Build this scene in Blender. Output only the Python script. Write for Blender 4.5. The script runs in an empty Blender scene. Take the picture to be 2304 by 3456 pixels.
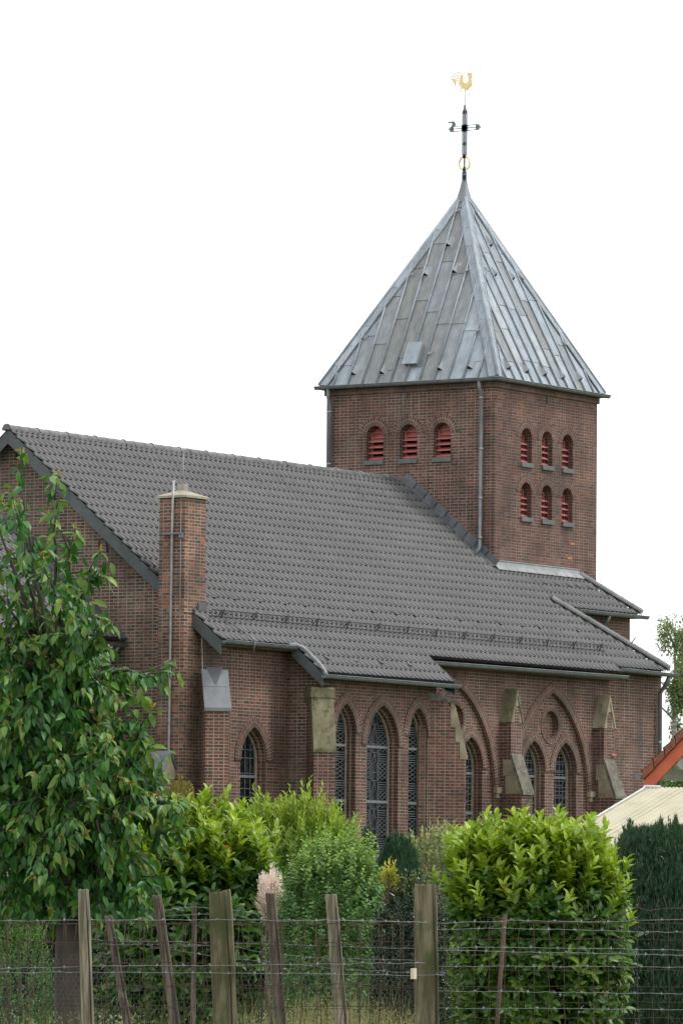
import bpy, bmesh, math, random
import numpy as np
from mathutils import Vector, Matrix
from mathutils.geometry import tessellate_polygon
from math import sin, cos, pi, sqrt, atan2, acos, radians
random.seed(11)
rng = np.random.default_rng(11)
scene = bpy.context.scene
COL = scene.collection

# ------------------------------------------------------------------ camera
FPX = 17979.7
CAMP = np.array([-119.1821, -73.1961, 1.6])
YAW, PITCH, ROLL = 0.579469, 0.0738119, 0.0088132
fw = np.array([cos(YAW) * cos(PITCH), sin(YAW) * cos(PITCH), sin(PITCH)])
_r = np.array([sin(YAW), -cos(YAW), 0.0])
_u = np.cross(_r, fw)
rt = cos(ROLL) * _r + sin(ROLL) * _u
up = -sin(ROLL) * _r + cos(ROLL) * _u
cd = bpy.data.cameras.new('camera')
co = bpy.data.objects.new('camera', cd)
COL.objects.link(co)
cd.sensor_fit = 'VERTICAL'
cd.sensor_height = 24.0
cd.lens = 24.0 * FPX / 3456.0
cd.clip_start = 1.0
cd.clip_end = 3000.0
co.matrix_world = Matrix(((rt[0], up[0], -fw[0], CAMP[0]), (rt[1], up[1], -fw[1], CAMP[1]),
                          (rt[2], up[2], -fw[2], CAMP[2]), (0, 0, 0, 1)))
scene.camera = co
RH = Vector((sin(YAW), -cos(YAW), 0))     # horizontal right of the viewer
FH = Vector((cos(YAW), sin(YAW), 0))      # horizontal forward of the viewer
UZ = Vector((0, 0, 1))

def at(sx, sy, d):
    """world point seen at a photo position, d metres in front of the viewer"""
    v = CAMP + d * (fw + rt * (sx - 1152) / FPX - up * (sy - 1728) / FPX)
    return Vector(v)

# ------------------------------------------------------------------ light
SUN_TO = Vector((0.30, -0.62, 1.15)).normalized()
w = bpy.data.worlds.new('World')
scene.world = w
w.use_nodes = True
wn, wl = w.node_tree.nodes, w.node_tree.links
bg = wn['Background']
sky = wn.new('ShaderNodeTexSky')
sky.sky_type = 'NISHITA'
sky.sun_disc = False
sky.sun_elevation = math.asin(SUN_TO.z)
sky.sun_rotation = atan2(SUN_TO.x, SUN_TO.y)
sky.dust_density = 1.0
sky.ozone_density = 1.0
hs = wn.new('ShaderNodeHueSaturation')
hs.inputs['Saturation'].default_value = 0.12
wl.new(sky.outputs[0], hs.inputs['Color'])
cloud = wn.new('ShaderNodeMix')          # even overcast layer over the clear sky
cloud.data_type = 'RGBA'
cloud.inputs[0].default_value = 0.75
cloud.inputs[7].default_value = (6.4, 6.5, 6.6, 1)
wl.new(hs.outputs[0], cloud.inputs[6])
wl.new(cloud.outputs[2], bg.inputs['Color'])
bg.inputs['Strength'].default_value = 0.15
sd = bpy.data.lights.new('sun', 'SUN')
sd.energy = 1.2
sd.angle = radians(14)
sd.color = (1.0, 0.96, 0.9)
so = bpy.data.objects.new('sun', sd)
COL.objects.link(so)
so.rotation_euler = (-SUN_TO).to_track_quat('-Z', 'Y').to_euler()
so.location = (0, -20, 60)
scene.view_settings.view_transform = 'Standard'
scene.view_settings.look = 'None'
scene.view_settings.exposure = 0.75
scene.view_settings.gamma = 1.0

# ------------------------------------------------------------------ object helpers
def tag(o, label=None, cat=None, group=None, kind=None):
    if label: o['label'] = label
    if cat: o['category'] = cat
    if group: o['group'] = group
    if kind: o['kind'] = kind
    return o

def thing(name, loc, label, cat, group=None):
    o = bpy.data.objects.new(name, None)
    o.empty_display_size = 0.3
    o.location = loc
    COL.objects.link(o)
    return tag(o, label, cat, group)

def link(name, me, mat, parent=None):
    o = bpy.data.objects.new(name, me)
    if mat is not None:
        for m in (mat if isinstance(mat, (list, tuple)) else [mat]):
            me.materials.append(m)
    COL.objects.link(o)
    if parent is not None:
        o.parent = parent
        if parent.parent is None and parent.type == 'EMPTY':
            o.location = -Vector(parent.location)
    return o

class MB:
    def __init__(s):
        s.bm = bmesh.new()
        s.uv = s.bm.loops.layers.uv.new('UVMap')
        s.col = s.bm.verts.layers.float_color.new('tint')
        s.cust = set()
    def face(s, pts, uvs=None, tint=None):
        vs = [s.bm.verts.new(p) for p in pts]
        if tint is not None:
            for v in vs: v[s.col] = (tint, tint, tint, 1)
        f = s.bm.faces.new(vs)
        if uvs:
            for l, q in zip(f.loops, uvs): l[s.uv].uv = q
            s.cust.add(f)
        return f
    def box(s, a, b, M=None, tint=None):
        x0, y0, z0 = a; x1, y1, z1 = b
        c = [Vector((x, y, z)) for z in (z0, z1) for y in (y0, y1) for x in (x0, x1)]
        if M is not None: c = [M @ p for p in c]
        for q in ((0, 2, 3, 1), (4, 5, 7, 6), (0, 1, 5, 4), (2, 6, 7, 3), (0, 4, 6, 2), (1, 3, 7, 5)):
            s.face([c[i] for i in q], tint=tint)
    def prism(s, poly, fa, fb):
        """poly 2D; fa, fb map (u,v)->3D for the two ends"""
        A = [Vector(fa(*p)) for p in poly]; B = [Vector(fb(*p)) for p in poly]
        n = len(poly)
        tr = tessellate_polygon([[Vector((p[0], p[1], 0)) for p in poly]])
        for t in tr:
            s.face([A[i] for i in t]); s.face([B[i] for i in t])
        for i in range(n):
            j = (i + 1) % n
            s.face([A[i], A[j], B[j], B[i]])
    def tube(s, pts, r, n=8, caps=True, tint=None):
        pts = [Vector(p) for p in pts]
        rs = r if isinstance(r, (list, tuple)) else [r] * len(pts)
        rings = []
        prev = None
        for i, p in enumerate(pts):
            d = (pts[min(i + 1, len(pts) - 1)] - pts[max(i - 1, 0)])
            if d.length < 1e-9: d = Vector((0, 0, 1))
            d.normalize()
            a = prev - d * prev.dot(d) if prev is not None else d.orthogonal()
            if a.length < 1e-6: a = d.orthogonal()
            a.normalize(); prev = a
            b = d.cross(a)
            rings.append([p + (a * cos(2 * pi * k / n) + b * sin(2 * pi * k / n)) * rs[i] for k in range(n)])
        vr = []
        for R in rings:
            row = []
            for q in R:
                v = s.bm.verts.new(q)
                if tint is not None: v[s.col] = (tint, tint, tint, 1)
                row.append(v)
            vr.append(row)
        for i in range(len(vr) - 1):
            for k in range(n):
                f = s.bm.faces.new((vr[i][k], vr[i][(k + 1) % n], vr[i + 1][(k + 1) % n], vr[i + 1][k]))
                f.smooth = True
        if caps:
            s.bm.faces.new(vr[0][::-1]); s.bm.faces.new(vr[-1])
    def fill(s, f3, outline, holes=()):
        loops = [[Vector((p[0], p[1], 0)) for p in L] for L in (outline, *holes)]
        flat = [p for L in loops for p in L]
        vs = [s.bm.verts.new(f3(p.x, p.y)) for p in flat]
        for t in tessellate_polygon(loops):
            try: s.bm.faces.new([vs[i] for i in t])
            except ValueError: pass
    def build(s, name, mat, parent=None, smooth=False):
        s.bm.normal_update()
        for f in s.bm.faces:
            if smooth: f.smooth = True
            if f in s.cust: continue
            n = f.normal
            ax = max(range(3), key=lambda i: abs(n[i]) * (0.9 if i == 2 else 1))
            if ax != 2:
                hl = max(1e-9, sqrt(n.x * n.x + n.y * n.y)); tx, ty = n.y / hl, -n.x / hl
                if tx + ty < 0: tx, ty = -tx, -ty
            for l in f.loops:
                c = l.vert.co
                l[s.uv].uv = (c.x * tx + c.y * ty, c.z) if ax != 2 else (c.x, c.y)
        me = bpy.data.meshes.new(name)
        s.bm.to_mesh(me); s.bm.free()
        return link(name, me, mat, parent)

# ------------------------------------------------------------------ materials
def newmat(name):
    m = bpy.data.materials.new(name)
    m.use_nodes = True
    n, l = m.node_tree.nodes, m.node_tree.links
    return m, n, l, n['Principled BSDF']

def ramp(n, stops):
    r = n.new('ShaderNodeValToRGB')
    e = r.color_ramp.elements
    while len(e) < len(stops): e.new(0.5)
    for x, (p, c) in zip(e, stops):
        x.position = p; x.color = (*c, 1)
    return r

def noise(n, l, scale, detail=4, rough=0.6, vec=None, coord='Object', stretch=None):
    t = n.new('ShaderNodeTexNoise')
    t.inputs['Scale'].default_value = scale
    t.inputs['Detail'].default_value = detail
    t.inputs['Roughness'].default_value = rough
    if vec is None:
        tc = n.new('ShaderNodeTexCoord'); vec = tc.outputs[coord]
    if stretch:
        mp = n.new('ShaderNodeMapping'); mp.inputs['Scale'].default_value = stretch
        l.new(vec, mp.inputs['Vector']); vec = mp.outputs[0]
    l.new(vec, t.inputs['Vector'])
    return t

def mixc(n, l, a, b, fac, mode='MIX'):
    m = n.new('ShaderNodeMix'); m.data_type = 'RGBA'; m.blend_type = mode
    for i, v in ((0, fac), (6, a), (7, b)):
        if isinstance(v, (float, int)): m.inputs[i].default_value = v
        elif isinstance(v, tuple): m.inputs[i].default_value = (*v, 1)
        else: l.new(v, m.inputs[i])
    return m.outputs[2]

def plain(name, c1, c2, scale=6.0, rough=0.6, stretch=None, metal=0.0, bump=0.0, detail=5, spec=0.5, lo=0.35, hi=0.65, extra=None):
    m, n, l, b = newmat(name)
    t = noise(n, l, scale, detail, stretch=stretch)
    r = ramp(n, [(lo, c1), (hi, c2)])
    l.new(t.outputs[0], r.inputs[0])
    out = r.outputs[0]
    if extra:
        sc, c3, a, z = extra
        t2 = noise(n, l, sc, 5)
        r2 = ramp(n, [(a, (0, 0, 0)), (z, (1, 1, 1))])
        l.new(t2.outputs[0], r2.inputs[0])
        out = mixc(n, l, out, c3, r2.outputs[0])
    l.new(out, b.inputs['Base Color'])
    b.inputs['Roughness'].default_value = rough
    b.inputs['Metallic'].default_value = metal
    b.inputs['Specular IOR Level'].default_value = spec
    if bump:
        bp = n.new('ShaderNodeBump'); bp.inputs['Strength'].default_value = bump; bp.inputs['Distance'].default_value = 0.02
        l.new(t.outputs[0], bp.inputs['Height']); l.new(bp.outputs[0], b.inputs['Normal'])
    return m

def brickmat(name, mortar, stops, msize=0.011, stain=(0.62, 1.12), bw=0.125):
    m, n, l, b = newmat(name)
    uv = n.new('ShaderNodeUVMap'); uv.uv_map = 'UVMap'
    nz = noise(n, l, 3.0, 2, vec=uv.outputs[0])
    ad = n.new('ShaderNodeVectorMath'); ad.operation = 'MULTIPLY_ADD'
    ad.inputs[1].default_value = (0.012, 0.012, 0)
    l.new(nz.outputs['Color'], ad.inputs[0]); l.new(uv.outputs[0], ad.inputs[2])
    t = n.new('ShaderNodeTexBrick')
    t.offset = 0.5; t.offset_frequency = 2; t.squash = 2.0; t.squash_frequency = 2
    t.inputs['Color1'].default_value = (0, 0, 0, 1); t.inputs['Color2'].default_value = (1, 1, 1, 1)
    t.inputs['Mortar'].default_value = (0.5, 0.5, 0.5, 1)
    t.inputs['Scale'].default_value = 1.0
    t.inputs['Brick Width'].default_value = bw; t.inputs['Row Height'].default_value = 0.077
    t.inputs['Mortar Size'].default_value = msize; t.inputs['Mortar Smooth'].default_value = 0.25
    l.new(ad.outputs[0], t.inputs['Vector'])
    r = ramp(n, stops)
    l.new(t.outputs['Color'], r.inputs[0])
    n1 = noise(n, l, 14, 3)
    r1 = ramp(n, [(0.3, (0.8, 0.8, 0.8)), (0.7, (1.2, 1.2, 1.2))])
    l.new(n1.outputs[0], r1.inputs[0])
    bc = mixc(n, l, r.outputs[0], r1.outputs[0], 1.0, 'MULTIPLY')
    nm = noise(n, l, 1.3, 4)
    rm = ramp(n, [(0.35, tuple(c * 0.55 for c in mortar)), (0.65, mortar)])
    l.new(nm.outputs[0], rm.inputs[0])
    c = mixc(n, l, bc, rm.outputs[0], t.outputs['Fac'])
    n2 = noise(n, l, 0.55, 5, 0.65)
    r2 = ramp(n, [(0.32, (stain[0],) * 3), (0.62, (stain[1],) * 3)])
    l.new(n2.outputs[0], r2.inputs[0])
    c = mixc(n, l, c, r2.outputs[0], 1.0, 'MULTIPLY')
    # streaks of old soot running down
    n3 = noise(n, l, 1.6, 4, 0.6, stretch=(1, 1, 0.18))
    r3 = ramp(n, [(0.5, (0, 0, 0)), (0.72, (0.55, 0.55, 0.55))])
    l.new(n3.outputs[0], r3.inputs[0])
    c = mixc(n, l, c, (0.03, 0.028, 0.027), r3.outputs[0])
    n4 = noise(n, l, 0.8, 6, 0.7)
    r4 = ramp(n, [(0.55, (0, 0, 0)), (0.8, (0.5, 0.5, 0.5))])
    l.new(n4.outputs[0], r4.inputs[0])
    c = mixc(n, l, c, (0.24, 0.20, 0.17), r4.outputs[0])
    l.new(c, b.inputs['Base Color'])
    b.inputs['Roughness'].default_value = 0.85
    bp = n.new('ShaderNodeBump'); bp.invert = True
    bp.inputs['Strength'].default_value = 0.5; bp.inputs['Distance'].default_value = 0.008
    l.new(t.outputs['Fac'], bp.inputs['Height']); l.new(bp.outputs[0], b.inputs['Normal'])
    return m

RED = [(0.0, (0.060, 0.036, 0.030)), (0.2, (0.088, 0.040, 0.031)), (0.5, (0.116, 0.046, 0.034)), (0.8, (0.142, 0.055, 0.038)), (1.0, (0.20, 0.080, 0.050))]
BRN = [(0.0, (0.055, 0.042, 0.037)), (0.25, (0.090, 0.053, 0.042)), (0.55, (0.115, 0.060, 0.046)), (0.85, (0.145, 0.074, 0.054)), (1.0, (0.20, 0.11, 0.078))]
M = {}
M['brick_nave'] = brickmat('brick nave', (0.345, 0.285, 0.23), RED, msize=0.0098)
M['brick_gable'] = brickmat('brick gable', (0.36, 0.31, 0.245), BRN, msize=0.0108)
M['brick_tower'] = brickmat('brick tower', (0.33, 0.275, 0.225), RED, msize=0.011)
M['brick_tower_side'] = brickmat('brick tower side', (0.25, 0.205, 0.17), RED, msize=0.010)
M['brick_chimney'] = brickmat('brick chimney', (0.33, 0.285, 0.22), [(0.0, (0.065, 0.042, 0.035)), (0.3, (0.12, 0.05, 0.037)), (0.7, (0.18, 0.068, 0.046)), (1.0, (0.30, 0.12, 0.07))], msize=0.012, stain=(0.4, 1.15))
M['brick_low'] = brickmat('brick plain', (0.2, 0.17, 0.14), RED)
M['tile'] = plain('dark roof tile', (0.070, 0.070, 0.072), (0.096, 0.096, 0.098), 0.8, 0.5, detail=6, lo=0.3, hi=0.7, extra=(3.0, (0.115, 0.113, 0.106), 0.6, 0.85))
M['felt'] = plain('gap shade felt', (0.012, 0.012, 0.013), (0.02, 0.02, 0.021), 3, 0.95)  # near-black underlay; the shade in the tile gaps is put into its colour
M['ridge'] = plain('ridge tile', (0.085, 0.088, 0.092), (0.15, 0.15, 0.155), 3, 0.5, extra=(7.0, (0.22, 0.22, 0.2), 0.6, 0.75))
M['board'] = plain('slate verge board', (0.055, 0.063, 0.066), (0.085, 0.095, 0.10), 2.5, 0.6)
M['lead'] = plain('weathered lead', (0.085, 0.092, 0.10), (0.15, 0.16, 0.17), 3.0, 0.5, stretch=(1, 1, 0.3), extra=(5.0, (0.24, 0.24, 0.235), 0.62, 0.78))
M['zinc'] = plain('zinc', (0.135, 0.15, 0.162), (0.20, 0.215, 0.228), 4.0, 0.45, metal=0.25, extra=(6.0, (0.12, 0.13, 0.135), 0.58, 0.7))
M['zinc_old'] = plain('dull old zinc', (0.10, 0.112, 0.122), (0.16, 0.172, 0.182), 3.0, 0.55, stretch=(1, 1, 0.4))
M['zinc_light'] = plain('light zinc flashing', (0.20, 0.21, 0.22), (0.30, 0.31, 0.32), 3.0, 0.45, extra=(5.0, (0.25, 0.25, 0.25), 0.58, 0.7))
M['iron'] = plain('dark iron', (0.03, 0.033, 0.036), (0.055, 0.06, 0.062), 8, 0.55)
M['cross_iron'] = plain('blue grey iron', (0.10, 0.13, 0.16), (0.16, 0.20, 0.235), 8, 0.5)
M['steel'] = plain('galvanised steel', (0.23, 0.24, 0.24), (0.33, 0.34, 0.34), 6, 0.4, metal=0.3)
M['gold'] = plain('gilded metal', (0.74, 0.56, 0.27), (0.86, 0.69, 0.38), 8, 0.38, metal=0.35)
M['stone'] = plain('sandstone', (0.21, 0.18, 0.125), (0.34, 0.295, 0.21), 5, 0.9, bump=0.2, extra=(2.5, (0.15, 0.14, 0.085), 0.54, 0.68))
M['stone_moss'] = plain('mossy sandstone', (0.115, 0.107, 0.06), (0.21, 0.19, 0.12), 4, 0.9, bump=0.2, stretch=(1, 1, 0.5), extra=(6.0, (0.075, 0.085, 0.03), 0.5, 0.66))
M['stone_dark'] = plain('dark weathered sandstone', (0.07, 0.068, 0.055), (0.19, 0.175, 0.135), 6, 0.9, bump=0.2, extra=(9.0, (0.32, 0.31, 0.28), 0.63, 0.72))
M['concrete'] = plain('chimney cap concrete', (0.25, 0.225, 0.18), (0.36, 0.325, 0.26), 7, 0.85)
M['louvre'] = plain('faded red paint', (0.37, 0.105, 0.095), (0.47, 0.15, 0.135), 6, 0.6)
M['dark'] = plain('dark interior', (0.008, 0.008, 0.008), (0.014, 0.013, 0.012), 2, 0.9)
M['sill'] = plain('slate sill', (0.075, 0.085, 0.085), (0.13, 0.14, 0.14), 5, 0.6)
M['leading'] = plain('leading', (0.072, 0.083, 0.092), (0.12, 0.135, 0.145), 9, 0.5)
M['bar'] = plain('window bar', (0.11, 0.125, 0.13), (0.17, 0.185, 0.19), 9, 0.5)
M['jamb'] = plain('plaster bead', (0.27, 0.23, 0.17), (0.38, 0.33, 0.25), 6, 0.9)

def glassmat():
    m, n, l, b = newmat('dark church glass')
    tc = n.new('ShaderNodeTexCoord')
    v = n.new('ShaderNodeTexVoronoi'); v.inputs['Scale'].default_value = 7
    l.new(tc.outputs['Object'], v.inputs['Vector'])
    r = ramp(n, [(0.0, (0.005, 0.006, 0.007)), (0.6, (0.010, 0.013, 0.015)), (0.85, (0.022, 0.027, 0.03)), (1.0, (0.035, 0.022, 0.015))])
    s = n.new('ShaderNodeSeparateColor'); l.new(v.outputs['Color'], s.inputs[0])
    l.new(s.outputs[0], r.inputs[0]); l.new(r.outputs[0], b.inputs['Base Color'])
    b.inputs['Roughness'].default_value = 0.22
    b.inputs['Specular IOR Level'].default_value = 0.12
    bp = n.new('ShaderNodeBump'); bp.inputs['Strength'].default_value = 0.25; bp.inputs['Distance'].default_value = 0.01
    l.new(s.outputs[1], bp.inputs['Height']); l.new(bp.outputs[0], b.inputs['Normal'])
    return m
M['glass'] = glassmat()

def tintmat(name, stops, rough=0.5, streak=None, spec=0.5, metal=0.0):
    """colour from the per-piece 'tint' attribute"""
    m, n, l, b = newmat(name)
    a = n.new('ShaderNodeAttribute'); a.attribute_name = 'tint'
    s = n.new('ShaderNodeSeparateColor'); l.new(a.outputs['Color'], s.inputs[0])
    r = ramp(n, stops); l.new(s.outputs[0], r.inputs[0])
    out = r.outputs[0]
    if streak:
        t = noise(n, l, streak[0], 5, stretch=streak[1])
        rr = ramp(n, [(0.3, (streak[2],) * 3), (0.7, (streak[3],) * 3)])
        l.new(t.outputs[0], rr.inputs[0])
        out = mixc(n, l, out, rr.outputs[0], 1.0, 'MULTIPLY')
    l.new(out, b.inputs['Base Color'])
    b.inputs['Roughness'].default_value = rough
    b.inputs['Specular IOR Level'].default_value = spec
    b.inputs['Metallic'].default_value = metal
    return m
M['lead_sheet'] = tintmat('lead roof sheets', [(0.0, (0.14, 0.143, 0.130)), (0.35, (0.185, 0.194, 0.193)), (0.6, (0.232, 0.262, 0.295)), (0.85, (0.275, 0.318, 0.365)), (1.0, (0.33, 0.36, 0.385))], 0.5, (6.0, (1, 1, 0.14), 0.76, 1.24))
M['lead_roll'] = plain('lead roll', (0.20, 0.23, 0.265), (0.31, 0.355, 0.40), 4.0, 0.5, extra=(4.0, (0.13, 0.135, 0.13), 0.55, 0.75))

def leafmat(name, stops, young=None, rough=0.42, trans=0.3, spec=0.5, tcol=(1.15, 1.25, 0.55)):
    """tint.r picks the leaf's own colour, tint.g how young (pale) the leaf is"""
    m, n, l, b = newmat(name)
    a = n.new('ShaderNodeAttribute'); a.attribute_name = 'tint'
    s = n.new('ShaderNodeSeparateColor'); l.new(a.outputs['Color'], s.inputs[0])
    r = ramp(n, stops); l.new(s.outputs[0], r.inputs[0])
    out = r.outputs[0]
    if young:
        out = mixc(n, l, out, young, s.outputs[1])
    l.new(out, b.inputs['Base Color'])
    b.inputs['Roughness'].default_value = rough
    b.inputs['Specular IOR Level'].default_value = spec
    tr = n.new('ShaderNodeBsdfTranslucent')
    g = mixc(n, l, out, tcol, 1.0, 'MULTIPLY')
    l.new(g, tr.inputs['Color'])
    mx = n.new('ShaderNodeMixShader'); mx.inputs[0].default_value = trans
    l.new(b.outputs[0], mx.inputs[1]); l.new(tr.outputs[0], mx.inputs[2])
    l.new(mx.outputs[0], n['Material Output'].inputs['Surface'])
    return m
M['cherry'] = leafmat('cherry leaf', [(0.0, (0.022, 0.090, 0.020)), (0.5, (0.040, 0.145, 0.026)), (0.78, (0.075, 0.21, 0.032)), (0.88, (0.13, 0.26, 0.04)), (0.95, (0.27, 0.24, 0.05)), (1.0, (0.26, 0.12, 0.04))], (0.32, 0.36, 0.045), rough=0.38, spec=0.42)
M['laurel'] = leafmat('laurel leaf', [(0.0, (0.020, 0.070, 0.012)), (0.5, (0.048, 0.125, 0.017)), (0.9, (0.095, 0.19, 0.022)), (0.985, (0.14, 0.24, 0.028)), (1.0, (0.42, 0.17, 0.04))], (0.36, 0.48, 0.035), rough=0.35)
M['willow'] = leafmat('privet leaf', [(0.0, (0.05, 0.13, 0.02)), (0.6, (0.12, 0.23, 0.03)), (1.0, (0.20, 0.31, 0.04))], (0.36, 0.46, 0.05), rough=0.45)
M['currant'] = leafmat('currant leaf', [(0.0, (0.05, 0.125, 0.038)), (0.6, (0.105, 0.215, 0.055)), (1.0, (0.165, 0.285, 0.075))], (0.30, 0.42, 0.10), rough=0.6)
M['pale'] = leafmat('pale leaf', [(0.0, (0.06, 0.11, 0.04)), (0.6, (0.13, 0.19, 0.07)), (1.0, (0.24, 0.29, 0.13))], (0.34, 0.38, 0.16), rough=0.5)
M['glossy'] = leafmat('glossy dark leaf', [(0.0, (0.010, 0.026, 0.012)), (0.7, (0.022, 0.045, 0.018)), (1.0, (0.05, 0.085, 0.03))], (0.13, 0.15, 0.03), rough=0.25, trans=0.12)
M['yew'] = leafmat('yew needle', [(0.0, (0.009, 0.032, 0.014)), (0.6, (0.017, 0.058, 0.023)), (1.0, (0.034, 0.095, 0.034))], (0.05, 0.12, 0.05), rough=0.6, trans=0.08)
M['thuja'] = leafmat('thuja spray', [(0.0, (0.020, 0.042, 0.014)), (0.6, (0.045, 0.075, 0.02)), (1.0, (0.085, 0.12, 0.03))], (0.34, 0.26, 0.05), rough=0.6, trans=0.1)
M['pink'] = leafmat('pink leaf', [(0.0, (0.16, 0.26, 0.10)), (0.4, (0.55, 0.48, 0.38)), (1.0, (0.80, 0.68, 0.60))], (0.88, 0.76, 0.70), rough=0.6, tcol=(1, 0.92, 0.9))
M['yellow'] = leafmat('yellow leaf', [(0.0, (0.16, 0.20, 0.02)), (1.0, (0.42, 0.38, 0.04))], (0.5, 0.42, 0.05))
M['birch'] = leafmat('birch leaf', [(0.0, (0.15, 0.20, 0.10)), (0.6, (0.22, 0.28, 0.14)), (1.0, (0.30, 0.35, 0.19))], (0.36, 0.40, 0.22), rough=0.5, trans=0.5)  # pale tones carry the overexposed haze around the crown in the leaf colour
M['treeleaf'] = leafmat('tree leaf', [(0.0, (0.045, 0.11, 0.022)), (0.6, (0.085, 0.175, 0.035)), (1.0, (0.14, 0.23, 0.05))], (0.14, 0.22, 0.05), trans=0.35)
M['grassblade'] = leafmat('grass blade', [(0.0, (0.035, 0.07, 0.016)), (0.5, (0.12, 0.14, 0.05)), (1.0, (0.22, 0.195, 0.095))], (0.32, 0.275, 0.15), rough=0.7, trans=0.3)
M['bark'] = plain('bark', (0.030, 0.026, 0.022), (0.075, 0.062, 0.05), 9, 0.9, stretch=(1, 1, 0.3), bump=0.4)
M['bark_birch'] = plain('birch bark', (0.08, 0.075, 0.07), (0.5, 0.48, 0.45), 6, 0.8, stretch=(1, 1, 2.5))
M['twig'] = plain('twig', (0.05, 0.035, 0.022), (0.11, 0.075, 0.05), 9, 0.8)
M['wood'] = plain('weathered post wood', (0.12, 0.105, 0.07), (0.29, 0.255, 0.19), 34, 0.9, stretch=(1, 1, 0.05), bump=0.8, lo=0.42, hi=0.6, extra=(5.0, (0.10, 0.11, 0.045), 0.52, 0.68))
M['wood_moss'] = plain('green post wood', (0.08, 0.07, 0.037), (0.19, 0.165, 0.10), 34, 0.9, stretch=(1, 1, 0.05), bump=0.8, lo=0.42, hi=0.6, extra=(4.5, (0.06, 0.068, 0.02), 0.46, 0.64))
M['wood_brown'] = plain('brown post wood', (0.06, 0.047, 0.035), (0.17, 0.135, 0.10), 34, 0.9, stretch=(1, 1, 0.05), bump=0.8, lo=0.42, hi=0.6, extra=(6.0, (0.21, 0.185, 0.15), 0.58, 0.7))
M['crack'] = plain('shaded crack', (0.012, 0.010, 0.008), (0.02, 0.018, 0.014), 5, 0.9)
M['wire'] = plain('galvanised wire', (0.12, 0.135, 0.135), (0.25, 0.27, 0.27), 40, 0.45, metal=0.2)
M['rust'] = plain('rusty wire', (0.035, 0.020, 0.014), (0.085, 0.042, 0.028), 30, 0.8)
M['hexwire'] = plain('chicken wire', (0.06, 0.065, 0.065), (0.13, 0.137, 0.137), 30, 0.6)
M['house_tile'] = plain('old red pantile', (0.17, 0.05, 0.022), (0.27, 0.085, 0.035), 9, 0.7, extra=(5.0, (0.11, 0.055, 0.03), 0.55, 0.7))
M['house_verge'] = plain('orange verge', (0.43, 0.082, 0.035), (0.52, 0.11, 0.05), 4, 0.6)
M['white_paint'] = plain('white paint', (0.46, 0.47, 0.44), (0.58, 0.58, 0.55), 4, 0.6)
M['house_wall'] = plain('rendered wall', (0.5, 0.48, 0.42), (0.6, 0.58, 0.5), 4, 0.85)
M['cream'] = plain('cream sheet', (0.40, 0.375, 0.27), (0.46, 0.43, 0.315), 2.5, 0.55, extra=(3.0, (0.36, 0.34, 0.255), 0.55, 0.75))
M['tag_white'] = plain('pale insulator', (0.55, 0.47, 0.34), (0.65, 0.57, 0.43), 9, 0.6)
M['black'] = plain('black plastic', (0.012, 0.012, 0.013), (0.025, 0.025, 0.026), 9, 0.4)

# ------------------------------------------------------------------ ground
def ground_mat():
    m, n, l, b = newmat('lawn and soil')
    t = noise(n, l, 0.25, 6); t2 = noise(n, l, 6, 4)
    r = ramp(n, [(0.35, (0.045, 0.065, 0.016)), (0.6, (0.085, 0.115, 0.03)), (0.75, (0.075, 0.065, 0.04))])
    l.new(t.outputs[0], r.inputs[0])
    r2 = ramp(n, [(0.3, (0.7,) * 3), (0.7, (1.25,) * 3)]); l.new(t2.outputs[0], r2.inputs[0])
    c = mixc(n, l, r.outputs[0], r2.outputs[0], 1.0, 'MULTIPLY')
    l.new(c, b.inputs['Base Color']); b.inputs['Roughness'].default_value = 0.95
    return m
g = MB()
N = 24
for i in range(N):
    for j in range(N):
        x0, x1 = -1500 + 3000 * i / N, -1500 + 3000 * (i + 1) / N
        y0, y1 = -1500 + 3000 * j / N, -1500 + 3000 * (j + 1) / N
        g.face([(x0, y0, 0), (x1, y0, 0), (x1, y1, 0), (x0, y1, 0)])
bmesh.ops.remove_doubles(g.bm, verts=g.bm.verts, dist=0.01)
tag(g.build('ground', ground_mat()), 'lawn and garden soil below the hedges and church', None, kind='structure')

# ------------------------------------------------------------------ church: measures
W = 5.3                      # tower side; tower occupies x 0..W, y 0..W
RY = 2.92                    # nave ridge line
SL = 0.83                    # nave roof slope
def roofz(y): return 12.90 + SL * (y - RY)
XG = -17.1                   # east gable wall
XV = -17.45                  # verge
YN, YA, YB = -2.9, -3.75, -2.75      # nave, bay and west block wall planes
church = thing('church', (-8, 2.9, 0), 'red brick church with dark tiled nave roof and square tower under a lead pyramid', 'church')

def arch(cx, a, zs, h, n=9, wd=0.0):
    """points of a pointed (h>a) or round (h==a) arch from left to right; wd widens it concentrically"""
    R = (h * h + a * a) / (2 * a)
    c = R - a
    t1 = acos(max(-1, min(1, c / (R + wd))))
    L = [(cx + c + (R + wd) * cos(pi - t * t1 / n), zs + (R + wd) * sin(pi - t * t1 / n)) for t in range(n + 1)]
    Rr = [(2 * cx - x, z) for x, z in reversed(L[:-1])]
    return L + Rr, R * t1

def opening(cx, a, z0, zs, h, n=9):
    A, _ = arch(cx, a, zs, h, n)
    return [(cx - a, z0)] + A + [(cx + a, z0)]

def ringpart(f3, *a, mat='brick_nave', **k):
    mb = MB(); ringmesh(mb, f3, *a, **k); return mb.build('arch_ring', M[mat], church)

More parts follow.
